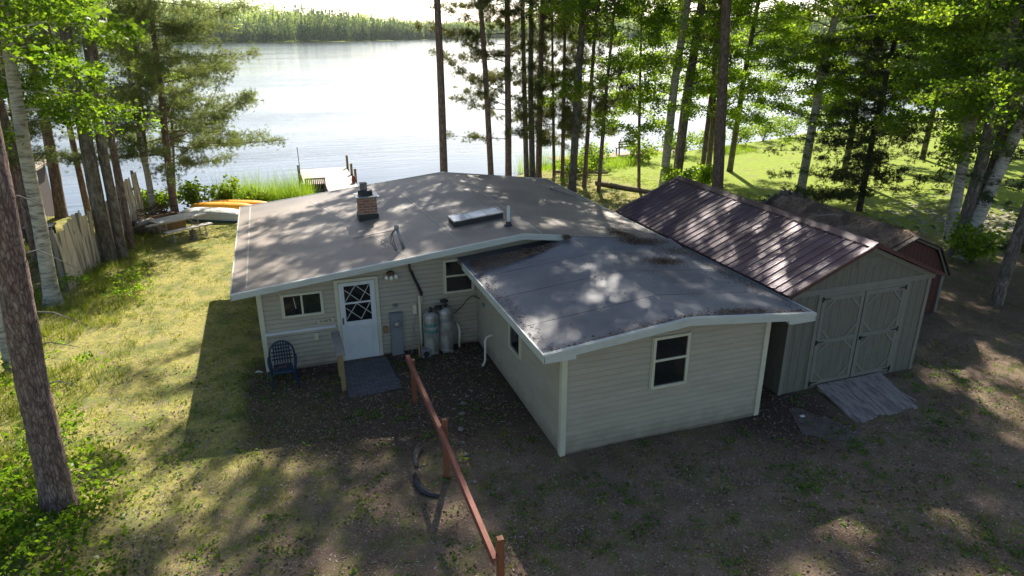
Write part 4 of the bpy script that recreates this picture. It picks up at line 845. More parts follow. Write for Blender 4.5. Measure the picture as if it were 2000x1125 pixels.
for (x0, x1, y0, y1) in [(4.08,5.42,16.12,16.165),(4.08,5.42,16.715,16.76),(4.08,4.125,16.165,16.715),(5.375,5.42,16.165,16.715),(4.55,4.57,16.17,16.7),(4.98,5.0,16.17,16.7)]:
    w.prism([(x0,y0),(x1,y0),(x1,y1),(x0,y1)], 'z', .132, .158)
w.v = [(a, b, c+zl(a)) for a, b, c in w.v]; part(w, 'skylight_frame', M['alu'], skl)
w = MB(); w.tube([(5.29,15.4,2.82),(5.29,15.4,3.33)], .045, 12); vp_ = part(w, 'vent_pipe', M['white'], cabin, smooth=False)
w = MB(); w.lathe([(.11,0),(.10,.02),(.065,.05),(.06,.11)], (5.29,15.4,2.835), 14); part(w, 'vent_boot', M['black'], vp_)
w = MB(); w.tube([(2.66,15.3,2.45),(2.50,15.3,3.05)], .038, 10); w.lathe([(.05,0),(.06,.04),(.05,.09),(.02,.11)], (2.495,15.3,3.03), 10); ms_ = part(w, 'service_mast', M['grey_metal'], cabin, smooth=True)
w = MB(); 
for k in range(3): w.tube([(2.49,15.28,3.06),(2.38-.03*k,15.25,2.98-.05*k),(2.40-.04*k,15.2,2.75),(2.46-.02*k,15.15,2.55)], .008, 5)
part(w, 'wire', M['black'], ms_)
w = MB(); rr = random.Random(3)
for k in range(7): w.tube([(2.2+rr.uniform(-.1,.1),15.35+rr.uniform(-.1,.1),2.62+rr.uniform(0,.2)) for _ in range(4)], .006, 4)
part(w, 'wire_coil', M['alu'], ms_)

# needles and leaves lying on the cabin roofs
rng = np.random.default_rng(31); C_ = []
def patch(n, cx, cy, sx, sy): return rng.normal(cx, sx, n), rng.normal(cy, sy, n)
X = []; Y = []
u = rng.random(5200); X.append(3.95+u*2.55); Y.append(14.42-rng.random(5200)**1.4*(.75*(1-u)+.12))         # drift under the main rake
u = rng.random(500); X.append(3.88+rng.random(500)**1.6*.24); Y.append(9.5+u*4.8)                            # along the left edge
u = rng.random(700); X.append(3.95+u*5.3); Y.append(9.45+rng.random(700)**2*.16)
for (n_, a_, b_, c_, d_) in [(1500,8.15,14.75,.17,.32),(1500,8.45,14.25,.32,.12),(1200,8.15,12.75,.24,.13),(500,7.9,9.62,.35,.06),(400,8.9,13.6,.25,.2),(900,9.15,12,.09,1.6),(260,5.6,11.5,1.3,1.4),(260,8,11.5,1,1.4),(220,6.6,22.2,.3,.15)]:
    a, b = patch(n_, a_, b_, c_, d_); X.append(a); Y.append(b)
X = np.concatenate(X); Y = np.concatenate(Y); ok = (X > 3.86)&(X < 9.4)&(Y > 9.41)&(Y < 22.6); X, Y = X[ok], Y[ok]
def roofz(X, Y):
    za = np.where(X > 6.64, 2.551-(X-6.64)*.104, 2.29+(X-3.85)*.0935); zm = np.where(X > 5.37, 2.84-(X-5.37)*.128, 2.15+(X+1.2)*.105)
    bl = np.clip((Y-13.7)/.82, 0, 1)*(X > 6.3); return np.where(Y > 14.5, zm, za*(1-bl)+zm*bl)+.004
pile = np.where((Y > 13.6)&(Y < 14.45)&(X < 6.5), rng.random(len(X))*.07, rng.random(len(X))*.02)
V, F = flakes(rng, X, Y, .045, zfun=roofz, wr=.16); V[:, 2] += np.repeat(pile, 4)
tag(np_mesh('roof_litter', V, F, M['deadleaf']), 'brown pine needle drifts lying on the cabin roofs', 'leaf litter', kind='stuff')
w = MB(); w.tube([(8.55,20.6,2.47),(8.75,20.1,2.46),(8.8,19.6,2.45),(8.95,19.1,2.42)], [.03,.028,.022,.012], 6); w.tube([(8.75,20.1,2.46),(8.65,19.8,2.46)], .012, 5)
tag(w.build('stick', M['deadwood'], smooth=True), 'pale broken stick lying at the far right edge of the cabin roof', 'stick')

# ------------------------------------------------------------------ grey shed
M['redtrim'] = mat('dark_maroon_trim', (0.065,0.018,0.020), .5, (0.09,0.03,0.03), 4)
shed = thing('garden_shed', 'grey wooden shed with a ribbed maroon metal roof and closed double doors', 'shed', (11.45, 10.2, 0))
SX0, SX1, SY0, SY1 = 9.60, 13.32, 10.2, 17.4; SR = 11.45; eh, rh = 2.40, 3.24
gz_ = lambda x: (rh-.06)-abs(x-SR)*.43
w = MB(); w.prism([(SX0+.02,-.1),(SX1-.02,-.1),(SX1-.02,eh-.02),(SR,rh-.1),(SX0+.02,eh-.02)], 'y', SY0+.02, SY1)
x = SX0
while x < SX1-.01:
    x2 = min(x+.195, SX1); mid = [(x,.02),(x2,.02),(x2,gz_(x2)-.03)]+([(SR, gz_(SR)-.03)] if x < SR < x2 else [])+[(x,gz_(x)-.03)]
    w.prism(mid, 'y', SY0, SY0+.019); x += .203
y = SY0+.02
while y < SY1: w.box(SX0-.0, SX0+.019, y, min(y+.195, SY1), .02, eh-.03); y += .203
part(w, 'wall', M['shedwall'], shed)
w = MB(); w.box(SX0-.02, SX0+.07, SY0-.022, SY0-.001, .02, 2.33); w.box(SX1-.07, SX1+.02, SY0-.022, SY0-.001, .02, 2.33); w.box(SX1+.001, SX1+.02, SY0-.0, SY0+.08, .02, 2.33)
w.box(SX0+.07, SX1-.07, SY0-.018, SY0-.001, 2.24, 2.36)
for s_ in (-1, 1): w.bar((SR+s_*.0,SY0-.014,rh-.12),(SR+s_*1.98,SY0-.014,rh-.12-.43*1.98),.024,.09,up=(0,0,1))
part(w, 'trim', M['shedtrim'], shed)
w = MB(); w.box(11.15, 11.75, SY0-.012, SY0-.001, 2.72, 2.92); part(w, 'gable_vent', M['shedwall'], shed)
def half(s_):
    w = MB(); e0, e1 = SR, SR+s_*2.05; z0, z1 = rh, rh-2.05*.43
    ya, yb = SY0-.14, SY1+.14
    P = [(e0,ya,z0),(e1,ya,z1),(e1,yb,z1),(e0,yb,z0)]; w.add(P+[(a,b,c-.03) for a, b, c in P], [(0,1,2,3),(7,6,5,4),(0,4,5,1),(1,5,6,2),(2,6,7,3),(3,7,4,0)])
    y = ya+.02
    while y < yb:
        w.prism([(y-.024,0),(y+.024,0),(y+.011,.022),(y-.011,.022)], 'x', min(e0,e1), max(e0,e1)) if False else None
        c = []
        for (x_, z_) in ((e0,z0),(e1,z1)):
            for (dy, dz) in ((-.026,.001),(-.012,.024),(.012,.024),(.026,.001)): c.append((x_, y+dy, z_+dz))
        w.add(c, [(0,1,5,4),(1,2,6,5),(2,3,7,6),(4,5,6,7),(3,2,1,0)])
        for o_ in (.075, .15):
            c = []
            for (x_, z_) in ((e0,z0),(e1,z1)):
                for (dy, dz) in ((-.009,.001),(0,.006),(.009,.001)): c.append((x_, y+o_+dy, z_+dz))
            w.add(c, [(0,1,4,3),(1,2,5,4)])
        y += .229
    return w
for s_ in (-1, 1): part(half(s_), 'roof', M['shedmetal'], shed)
w = MB()
for s_ in (-1, 1): w.add([(SR,SY0-.15,rh+.045),(SR+s_*.16,SY0-.15,rh-.16*.43+.03),(SR+s_*.16,SY1+.15,rh-.16*.43+.03),(SR,SY1+.15,rh+.045)], [(0,1,2,3)])
part(w, 'ridge_cap', M['shedmetal'], shed)
w = MB()
for s_ in (-1, 1): w.bar((SR,SY0-.155,rh-.015),(SR+s_*2.06,SY0-.155,rh-.015-2.06*.43),.02,.075)
part(w, 'gable_trim', M['redtrim'], shed)
M['hinge'] = mat('black_strap_hinges', (.01,.01,.01), .45)
for s_ in (-1, 1):
    X0_, X1_ = (10.36, 11.49) if s_ < 0 else (11.51, 12.64); z0, z1 = .12, 2.17; yb = SY0-.001; t_ = .10
    w = MB(); w.box(X0_+.006, X1_-.006, yb-.012, yb, z0, z1)
    x = X0_+t_
    while x < X1_-t_: w.box(x, min(x+.195, X1_-t_), yb-.016, yb-.012, z0, z1); x += .2
    d_ = part(w, 'door', M['shedwall'], shed)
    w = MB(); yf = yb-.030
    w.box(X0_+.006, X0_+t_, yf, yb-.0165, z0, z1); w.box(X1_-t_, X1_-.006, yf, yb-.0165, z0, z1)
    for zc in (z0+.045, 1.14, z1-.045): w.box(X0_+t_, X1_-t_, yf, yb-.0165, zc-.045, zc+.045)
    for (za, zb) in ((z0+.09, 1.095), (1.185, z1-.09)):
        for (cx, sgx) in ((X0_+t_, 1), (X1_-t_, -1)):
            for (cz, sgz) in ((za, 1), (zb, -1)):
                w.bar((cx+sgx*.0, yf+.005, cz+sgz*.24), (cx+sgx*.24, yf+.005, cz+sgz*.0), .05, .011, up=(0, 1, 0))
    part(w, 'door_trim', M['shedtrim'], d_)
    xh = X0_+.02 if s_ < 0 else X1_-.02
    for zc in (z0+.05, 1.14, z1-.045):
        w = MB(); w.prism([(xh, zc-.02), (xh-s_*.20, zc-.008), (xh-s_*.20, zc+.008), (xh, zc+.02)], 'y', yf-.008, yf-.001); w.box(xh-.02, xh+.02, yf-.012, yf-.0015, zc-.055, zc+.055); part(w, 'hinge', M['hinge'], d_)
    if s_ > 0:
        w = MB(); w.box(11.55, 11.59, yf-.03, yf-.001, 1.04, 1.12); w.bar((11.57,yf-.03,1.09),(11.67,yf-.03,1.09),.02,.015); part(w, 'handle', M['hinge'], d_)
w = MB(); w.box(10.26, 10.355, SY0-.025, SY0-.001, .05, 2.24); w.box(12.645, 12.74, SY0-.025, SY0-.001, .05, 2.24); w.box(10.355, 12.645, SY0-.025, SY0-.001, 2.175, 2.24); part(w, 'door_frame', M['shedtrim'], shed)
# ramp
rmp = thing('ramp', 'weathered plank ramp leading up to the grey shed doors', 'ramp', (11.3, 9.4, 0))
w = MB(); rr = random.Random(4)
for k in range(14):
    f0, f1 = k/14, (k+1)/14-.0025
    a0 = 10.55+(12.33-10.55)*f0; a1 = 10.55+(12.33-10.55)*f1; b0 = 10.30+(11.98-10.30)*f0; b1 = 10.30+(11.98-10.30)*f1; e_ = rr.uniform(-.03, .03)
    ya, yb = 10.12, 8.78-.04*math.sin(k)+e_-.10*f0*0; za, zb = .13+rr.uniform(-.004,.004), .03+rr.uniform(-.004,.004)
    w.add([(a0,ya,za),(a1,ya,za),(b1,yb,zb),(b0,yb,zb),(a0,ya,za-.035),(a1,ya,za-.035),(b1,yb,zb-.035),(b0,yb,zb-.035)], [(0,3,2,1),(4,5,6,7),(0,4,7,3),(1,2,6,5),(0,1,5,4),(3,7,6,2)])
part(w, 'deck_board', M['weathered_y'], rmp); w = MB(); w.box(10.55,10.60,9.0,10.1,-.02,.06); w.box(12.1,12.15,9.0,10.1,-.02,.06); part(w, 'joist', M['weathered'], rmp)
w = MB(); w.prism([(9.42,9.62),(10.02,9.68),(10.32,9.0),(10.25,8.55),(9.75,8.25),(9.05,8.82)], 'z', -.02, .008); tag(w.build('stone_slab', M['slab']), 'dark flat slab half buried in leaves left of the ramp', 'slab')

# ------------------------------------------------------------------ red barn shed
barn = thing('barn_shed', 'small red gambrel-roofed shed buried under brown pine needles', 'shed', (15.55, 12.6, 0))
bx_ = 15.55; prof = [(-1.45,1.12),(-.92,1.93),(0,2.30),(.92,1.93),(1.45,1.12)]
w = MB(); w.prism([(bx_-1.33,-.2),(bx_+1.33,-.2),(bx_+1.33,1.22),(bx_+.86,1.86),(bx_,2.2),(bx_-.86,1.86),(bx_-1.33,1.22)], 'y', 12.62, 17.4)
x = bx_-1.33
while x < bx_+1.3:
    def gt(q): q = abs(q-bx_); return 2.2-q*.395 if q < .86 else 1.86-(q-.86)*1.36
    x2 = min(x+.15, bx_+1.33); w.prism([(x,0),(x2,0),(x2,gt(x2)),(x,gt(x))], 'y', 12.6, 12.62); x += .158
part(w, 'wall', M['redbarn'], barn)
w = MB()
for (a, b) in zip(prof[:-1], prof[1:]):
    w.bar((bx_+a[0],12.545,a[1]-.03),(bx_+b[0],12.545,b[1]-.03),.03,.09)
w.box(bx_+1.27,bx_+1.36,12.56,12.598,0,1.15); w.box(bx_-1.36,bx_-1.27,12.56,12.598,0,1.15)
part(w, 'trim', M['shedtrim'], barn)
w = MB()
for (a, b) in zip(prof[:-1], prof[1:]):
    P = [(bx_+a[0],12.46,a[1]+.02),(bx_+b[0],12.46,b[1]+.02),(bx_+b[0],17.5,b[1]+.02),(bx_+a[0],17.5,a[1]+.02)]; w.add(P+[(q[0],q[1],q[2]-.05) for q in P], [(0,1,2,3),(7,6,5,4),(0,4,5,1),(1,5,6,2),(2,6,7,3),(3,7,4,0)])
rf = part(w, 'roof', M['darkcabin'], barn)
# needle blanket on the roof: a lumpy real layer
nx_, ny_ = 40, 90; xs = np.linspace(-1.4, 1.4, nx_); ys = np.linspace(12.62, 17.5, ny_); XX, YY = np.meshgrid(xs, ys)
pz = np.interp(XX, [p_[0] for p_ in prof], [p_[1] for p_ in prof])
lump = .03+.05*vnoise(XX*3+9, YY*3, 1.0, 41)+.05*vnoise(XX, YY, 2.6, 42)+.03*vnoise(XX, YY, 7, 43)
ZZ = pz+.02+lump*np.clip((1.42-np.abs(XX))*3, .1, 1)*np.clip((YY-12.6)*4, .15, 1)+.10*np.clip((YY-17.1)*2, 0, 1)*vnoise(XX, YY, 4, 44)
i = np.arange(nx_*ny_).reshape(ny_, nx_); F = np.stack([i[:-1,:-1].ravel(), i[:-1,1:].ravel(), i[1:,1:].ravel(), i[1:,:-1].ravel()], 1)
np_mesh('needle_blanket', np.stack([XX.ravel()-15.55*0, YY.ravel()-12.6, ZZ.ravel()], 1), F, M['needles'], rf, smooth=True)
rng = np.random.default_rng(45); n = 9000; X = rng.uniform(-1.35, 1.35, n); Y = rng.uniform(12.55, 17.6, n)
Zf = lambda a, b: np.interp(a, [p_[0] for p_ in prof], [p_[1] for p_ in prof])+.10+.05*rng.random(len(a))
V, F = flakes(rng, X, Y, .055, zfun=Zf, wr=.12, tilt=.8); V[:, 1] -= 12.6
np_mesh('loose_needles', V, F, M['deadleaf'], rf)
n = 1500; a = rng.uniform(-1.2, 1.2, n); C = np.stack([a, 17.5+rng.normal(size=n)*.10-12.6, np.interp(a, [p_[0] for p_ in prof], [p_[1] for p_ in prof])+rng.normal(size=n)*.09+.06], 1); V, F = leaves(rng, C, .11)
np_mesh('dead_ivy', V, F, M['rough'], rf)
w = MB(); w.tube([(14.75,15.3,2.25),(15.0,15.05,2.36),(15.25,14.8,2.37)], [.02,.016,.008], 5); tag(w.build('stick', M['deadwood']), 'grey stick lying on the needle-covered red shed roof', 'stick')

# ------------------------------------------------------------------ things by the door
chair = thing('plastic_chair', 'blue moulded plastic armchair standing by the wall left of the door', 'chair', (-.36, 14.30, 0))
cx, cy_c = -.36, 14.28
w = MB(); w.prism([(cx-.22,cy_c-.22),(cx+.22,cy_c-.22),(cx+.20,cy_c+.20),(cx-.20,cy_c+.20)], 'z', .40, .425); w.box(cx-.225, cx+.225, cy_c-.235, cy_c-.21, .375, .42)
part(w, 'seat', M['blue_plastic'], chair, bevel=.008)
w = MB(); arc = []
for k in range(13):
    t_ = math.pi*k/12; arc.append((cx+.265*math.cos(t_), cy_c+.24+.03*math.sin(t_), .60+.34*math.sin(t_)**.8))
w.tube(arc, .022, 8)
for k in range(7):
    x = cx-.165+k*.055; zt = .60+.34*math.sin(math.acos(max(-1, min(1, (x-cx)/.265))))**.8; w.bar((x,cy_c+.225,.42),(x,cy_c+.255,zt),.032,.012,up=(0,1,0))
for k in range(5):
    z = .52+k*.085; hw = .22 if z < .75 else .16; w.bar((cx-hw,cy_c+.245,z),(cx+hw,cy_c+.245,z+.0),.012,.035,up=(0,0,1))
part(w, 'backrest', M['blue_plastic'], chair)
for s_ in (-1, 1):
    w = MB(); x = cx+s_*.265
    w.tube([(x,cy_c+.24,.62),(x+s_*.02,cy_c+.10,.63),(x+s_*.02,cy_c-.12,.63),(x+s_*.01,cy_c-.23,.60),(x-s_*.01,cy_c-.25,.50)], [.022,.028,.030,.028,.022], 8); part(w, 'armrest', M['blue_plastic'], chair, smooth=True)
    w = MB(); w.tube([(x-s_*.01,cy_c-.25,.52),(x-s_*.02,cy_c-.235,.30),(x+s_*.01,cy_c-.26,.0)], [.022,.028,.020], 6); part(w, 'leg', M['blue_plastic'], chair)
    w = MB(); w.tube([(x,cy_c+.24,.62),(x-s_*.02,cy_c+.20,.30),(x+s_*.01,cy_c+.27,.0)], [.020,.028,.020], 6); part(w, 'leg', M['blue_plastic'], chair)
rng = np.random.default_rng(8); X = rng.normal(cx, .07, 60); Y = rng.normal(cy_c, .07, 60)
V, F = flakes(rng, X, Y, .04, zfun=lambda a, b: 0*a+.43); tag(np_mesh('chair_leaves', V, F, M['deadleaf']), 'few dry leaves lying on the seat of the blue chair', 'leaf litter', kind='stuff')

hr = thing('handrail', 'short weathered grey handrail on two posts left of the door', 'handrail', (.84, 14.2, 0))
w = MB(); w.box(.76, .93, 13.30, 14.55, .955, .995); w.box(.745, .76, 13.28, 14.55, .89, .99); part(w, 'rail', M['weathered'], hr, bevel=.005)
for y in (13.55, 14.25):
    w = MB(); w.box(.80, .89, y, y+.09, -.1, .954); part(w, 'post', M['treated'], hr)
w = MB(); w.prism([(.90,13.22),(2.06,13.20),(1.98,14.84),(.92,14.84)], 'z', -.05, .028); tag(w.build('paved_step', M['paver']), 'small grey paver pad in front of the white storm door', 'patio')

tk = []
for i, (x, y, h_, lb, mt1, txt) in enumerate([(3.08, 14.72, 1.10, 'left tall silver propane cylinder with crisp teal lettering', M['teal'], ('BRAINER', 'PROPANE')), (3.45, 14.76, 1.16, 'right tall silver propane cylinder with faded teal lettering', M['teal_faded'], ('PROPANE', '')) ]):
    tn = thing('propane_tank', lb, 'gas cylinder', (x, y, 0), 'propane cylinders by the wall'); r = .187; b0 = .10
    w = MB(); w.lathe([(.15,b0),(.185,b0+.05),(r,b0+.10),(r,h_-.14),(.178,h_-.09),(.14,h_-.035),(.08,h_-.005),(.03,h_)], (x,y,0), 28); bd = part(w, 'body', M['alu'], tn, smooth=True)
    w = MB(); w.lathe([(.175,.05),(.175,.16),(.17,.16),(.17,.05)], (x,y,0), 24); part(w, 'foot_ring', M['alu'], tn)
    w = MB(); w.lathe([(.05,0),(.055,.03),(.03,.05),(.03,.09)], (x,y,h_-.01), 12); w.tube([(x,y,h_+.06),(x+.07,y-.02,h_+.06)], .015, 6); w.tube([(x,y,h_+.08),(x,y,h_+.11)], .03, 10); part(w, 'valve', M['black'], tn)
    for li, s_ in enumerate(txt):
        if not s_: continue
        o = text_mesh(s_, .115, 'lettering', mt1, Matrix.Identity(4), bd, bold=.006, depth=.0015, xs=.72)
        zc = h_-.30-.16*li; ang0 = -math.pi/2-.28
        for v in o.data.vertices:
            th = ang0+v.co.x/r; rad_ = r+.002+v.co.z; yy = v.co.y
            v.co = (rad_*math.cos(th), rad_*math.sin(th), zc+yy)
w = MB(); w.lathe([(.02,0),(.10,.01),(.11,.04),(.08,.07)], (3.27,14.74,1.13), 16); w.tube([(3.15,14.73,1.17),(3.38,14.75,1.22)], .012, 6); w.lathe([(.05,0),(.10,.02),(.10,.05),(.03,.07)], (3.44,14.80,1.26), 14)
tag(w.build('gas_regulator', M['black'], smooth=True), 'dark round gas regulator between the tops of the two cylinders', 'regulator')
for i, (x, lb) in enumerate([(3.08, 'concrete block under the left propane cylinder'), (3.45, 'concrete block under the right propane cylinder')]):
    w = MB(); w.box(x-.13, x+.13, 14.58, 14.88, -.05, .06); tag(w.build('concrete_block', M['stone'], bevel=.01), lb, 'block', 'blocks under the cylinders')
w = MB(); w.prism([(-.11,0),(.11,0),(.11,.20),(.09,.22),(-.09,.22),(-.11,.20)], 'y', -.10, .10); w.lathe([(.075,0),(.075,.01),(.0,.01)], (0,0,0), 18)
n0 = len(w.v); hb = thing('downspout_box', 'grey box with a round black hole at the foot of the white pipe', 'box', (2.89, 14.60, .0))
w2 = MB(); w2.prism([(-.11,0),(.11,0),(.11,.20),(.09,.22),(-.09,.22),(-.11,.20)], 'y', -.10, .10); o = w2.build('housing', M['grey_metal'], hb, bevel=.008)
w2 = MB(); w2.lathe([(.078,0),(.078,.012),(.055,.014),(.0,.004)], (0,0,0), 20); w2.v = [(a, -.101-c*.5, .10+b) for a, b, c in w2.v]; w2.build('opening', M['black'], hb)
w = MB(); w.bar((2.73,14.55,.0),(2.75,14.68,.33),.04,.015); tag(w.build('wooden_stake', M['brownbox']), 'short yellowish wooden stake beside the grey box', 'stake')
# stones along the wall
rs = random.Random(12); k_ = 0
stone_spots = [(2.62,9.3+.2,.09),(2.72,10.35,.11),(2.75,10.75,.08),(2.83,11.2,.13),(2.95,11.55,.09),(3.02,11.75,.12),(2.9,12.0,.08),(3.15,12.15,.14),(3.3,12.4,.10),(3.05,12.55,.09),(3.45,12.6,.12),(3.6,12.35,.09),(3.35,12.95,.08),(3.62,13.5,.11),(3.75,13.9,.10),(2.45,13.9,.07)]
how = ['nearest the middle fence post','just beyond the nearest one','small one in the row','larger one in the row','flat one beside the largest','pale one near the bend of the row','little one left of the row','largest, in the middle of the row','rounded one right of the largest','low one left of the row','pale one close to the side wall','small one close to the side wall','small one at the far part of the row','one near the white drain pipe','one in the dark corner by the drain pipe','one below the propane cylinders']
for (x, y, r), ht in zip(stone_spots, how):
    r *= .5
    pass
    w = MB(); w.lathe([(.1*r,-.3*r),(.8*r,-.1*r),(r,.15*r),(.8*r,.45*r),(.35*r,.6*r)], (0,0,0), 9)
    w.v = [(a*rs.uniform(.8,1.25), b*rs.uniform(.7,1.1), c*rs.uniform(.8,1.1)) for a, b, c in w.v]
    o = w.build('stone', M['stone'], smooth=False, loc=(x, y, -.005)); o.rotation_euler.z = rs.uniform(0, 3)
    tag(o, 'pale field stone by the side wall, '+ht, 'stone', 'stones lying along the side wall')
# white litter bits
w = MB(); w.box(9.42,9.52,9.28,9.34,.02,.05); tag(w.build('white_scrap', M['white'], bevel=.01), 'small white scrap lying in the leaves by the corner of the front room', 'scrap')
w = MB(); w.tube([(-.98,15.0,.05),(-.93,14.9,.12),(-.84,14.9,.08)], .018, 6); tag(w.build('white_hook', M['white'], smooth=True), 'small curved white pipe end at the left corner of the cabin', 'pipe')
w = MB(); w.prism([(-.62,14.05),(-.15,14.2),(.5,14.35),(.72,14.75),(-.6,14.85)], 'z', -.02, .012)
# red rail fence
rfence = thing('rail_fence', 'red-brown stained rail fence on posts crossing the drive towards the door', 'fence', (2.2, 9.8, 0))
w = MB(); w.bar((2.115,12.62,1.07),(2.115,9.75,1.02),.075,.04,up=(0,0,1)); part(w, 'rail', M['redwood'], rfence, bevel=.004)
w = MB(); w.bar((2.108,9.79,1.04),(2.108,6.72,.86),.075,.04,up=(0,0,1)); w.bar((2.082,9.79,.995),(2.082,6.72,.815),.035,.09,up=(0,0,1)); part(w, 'rail', M['redwood'], rfence, bevel=.004)
w = MB(); w.bar((2.09,12.62,1.03),(2.09,9.80,.975),.035,.09,up=(0,0,1)); part(w, 'rail', M['redwood'], rfence)
for (y, zt) in ((12.55, 1.0), (9.80, 1.17), (6.80, 1.12)):
    w = MB(); w.box(2.155, 2.245, y-.045, y+.045, -.2, zt); part(w, 'post', M['redpost'], rfence, bevel=.004)
# black pipe on the ground
w = MB(); w.tube([(1.70,10.0,.03),(1.66,9.75,.06),(1.70,9.50,.05),(1.80,9.38,.04),(1.93,9.30,.02)], [.06,.062,.06,.05,.04], 9); tag(w.build('drain_hose', M['black'], smooth=True), 'bent black corrugated pipe lying in the drive left of the red rail', 'pipe')
w = MB(); w.tube([(1.95,10.95,.02),(1.88,10.75,.06),(1.80,10.55,.05),(1.76,10.25,.03)], [.03,.055,.05,.04], 7); w.tube([(1.98,10.8,.05),(1.75,10.4,.06)], .02, 5); tag(w.build('root', M['rough'], smooth=True), 'twisted grey tree root surfacing just beyond the black pipe', 'root')

# ------------------------------------------------------------------ left: wooden fence, cottage, tank
wf = thing('board_fence', 'tall weathered board fence with wavy boards in a sunlit tan tone at the left of the yard', 'fence', (-6.0, 26, 0))
rr = random.Random(9); A_ = np.array([-6.35, 22.6]); Bb = np.array([-5.45, 31.0]); Lf = np.linalg.norm(Bb-A_); dv = (Bb-A_)/Lf; nv = np.array([dv[1], -dv[0]])
secs = 4; sl_ = Lf/secs
for s_ in range(secs):
    w = MB(); u = s_*sl_+.03
    while u < (s_+1)*sl_-.06:
        bw = .135; k = u-s_*sl_; topz = 1.78+.22*(k/sl_)*(1 if s_ < 3 else .6)+rr.uniform(-.06,.06)+.05*math.sin(u*2.2)+(.12 if s_ == 3 else 0); off = .045*math.sin(u*3.1)+rr.uniform(-.012,.012); tw = rr.uniform(-.02,.02)
        P = []
        for (zz_, wv) in ((.02, 0), (topz*.5, rr.uniform(-.03,.03)), (topz, rr.uniform(-.05,.05))):
            for (uu, nn) in ((u, off+tw), (u+bw, off-tw), (u+bw, off-tw+.02), (u, off+tw+.02)):
                q = A_+dv*uu+nv*(nn+wv); P.append((q[0], q[1], zz_))
        w.add(P, [(0,1,5,4),(1,2,6,5),(2,3,7,6),(3,0,4,7),(4,5,9,8),(5,6,10,9),(6,7,11,10),(7,4,8,11),(8,9,10,11)]); u += bw+.008
    part(w, 'board_panel', M['fencewood'], wf)
    for e_ in ((s_,) if s_ < secs-1 else (s_, s_+1)):
        q = A_+dv*(e_*sl_)-nv*.09; w = MB(); w.box(q[0]-.05, q[0]+.05, q[1]-.05, q[1]+.05, -.2, 1.92+(.2 if e_ == secs else 0)); part(w, 'post', M['weathered'], wf)
w = MB()
for zz_ in (.5, 1.45):
    p_, q_ = A_-nv*.06, Bb-nv*.06; w.bar((p_[0],p_[1],zz_),(q_[0],q_[1],zz_),.04,.09)
part(w, 'rail', M['weathered'], wf)

cot = thing('cottage', 'dark brown neighbouring cottage with a tan hipped roof behind the pines', 'house', (-12, 34, 0))
w = MB(); w.box(-15, -9.75, 31.3, 35.6, -.5, 2.15); part(w, 'wall', M['darkcabin'], cot)
w = MB(); a0, a1, b0, b1, ez, rz = -15.4, -9.35, 30.9, 36.0, 2.12, 3.0
w.add([(a0,b0,ez),(a1,b0,ez),(a1,b1,ez),(a0,b1,ez),(a0+2.2,33.45,rz),(a1-2.2,33.45,rz),(a0,b0,ez-.1),(a1,b0,ez-.1),(a1,b1,ez-.1),(a0,b1,ez-.1)], [(0,1,5,4),(1,2,5),(2,3,4,5),(3,0,4),(0,6,7,1),(1,7,8,2),(2,8,9,3),(3,9,6,0),(9,8,7,6)])
part(w, 'roof', M['shingle'], cot)
w = MB(); w.box(-12.6,-11.6,31.24,31.3,.8,1.7); wd_ = part(w, 'window', M['darkwood'], cot); w = MB(); w.box(-12.5,-11.7,31.22,31.238,.9,1.6); part(w, 'pane', M['glass'], wd_)
w = MB(); w.box(-9.2,-8.2,28.9,29.6,.5,.56); w.box(-9.15,-9.05,28.95,29.05,-.1,.5); w.box(-8.35,-8.25,28.95,29.05,-.1,.5); w.box(-9.15,-9.05,29.45,29.55,-.1,.5); w.box(-8.35,-8.25,29.45,29.55,-.1,.5)
tag(w.build('garden_table', M['black']), 'low dark table behind the near end of the board fence', 'table')
tn = thing('storage_tank', 'round end of a white storage tank at the left edge of the picture', 'tank', (-6.9, 14.9, .75))
w = MB(); prof2 = [(.02,-1.6),(.25,-1.55),(.40,-1.4),(.46,-1.15),(.46,.35),(.42,.58),(.30,.76),(.15,.84),(.02,.86)]; w.lathe(prof2, (0,0,0), 24); w.v = [(c, a, b) for a, b, c in w.v]; w.build('body', M['tankwhite'], tn, smooth=True)
for x in (-1.1, .1):
    w = MB(); w.box(x-.08, x+.08, -.3, .3, -.75, -.36); w.build('leg', M['grey_metal'], tn)

# ------------------------------------------------------------------ picnic place and boats
pt = thing('picnic_table', 'weathered picnic table with attached benches on tube legs near the shore', 'picnic table', (-3.75, 28.0, hz(-3.75, 28.0))); pt.rotation_euler.z = math.radians(33)
def loc(mb, name, m_, **k): return mb.build(name, m_, pt, **k)
w = MB(); w.prism([(-.95,-.34),(-.80,-.38),(.80,-.38),(.95,-.34),(.95,.34),(.80,.38),(-.80,.38),(-.95,.34)], 'z', .73, .77); loc(w, 'table_top', M['palewood'])
for s_ in (-1, 1):
    w = MB(); w.prism([(-.90,s_*.72-.13),(.90,s_*.72-.13),(.90,s_*.72+.13),(-.90,s_*.72+.13)], 'z', .43, .47); loc(w, 'bench', M['palewood'])
    w = MB(); x = s_*.62
    w.tube([(x,-.72,.43),(x,-.80,.02),(x,-.62,.0),(x,-.30,.02),(x,-.25,.73)], .022, 6); w.tube([(x,.72,.43),(x,.80,.02),(x,.62,.0),(x,.30,.02),(x,.25,.73)], .022, 6); w.tube([(x,-.72,.42),(x,.72,.42)], .02, 6); loc(w, 'leg', M['grey_metal'])
stp = thing('tree_stump', 'short dark stump standing under the front bench of the picnic table', 'stump', (-3.25, 27.35, 0)); w = MB(); w.tube([(0,0,-.05),(0,0,.22),(.01,0,.36)], [.15,.12,.12], 10); w.build('stem', M['rough'], stp)

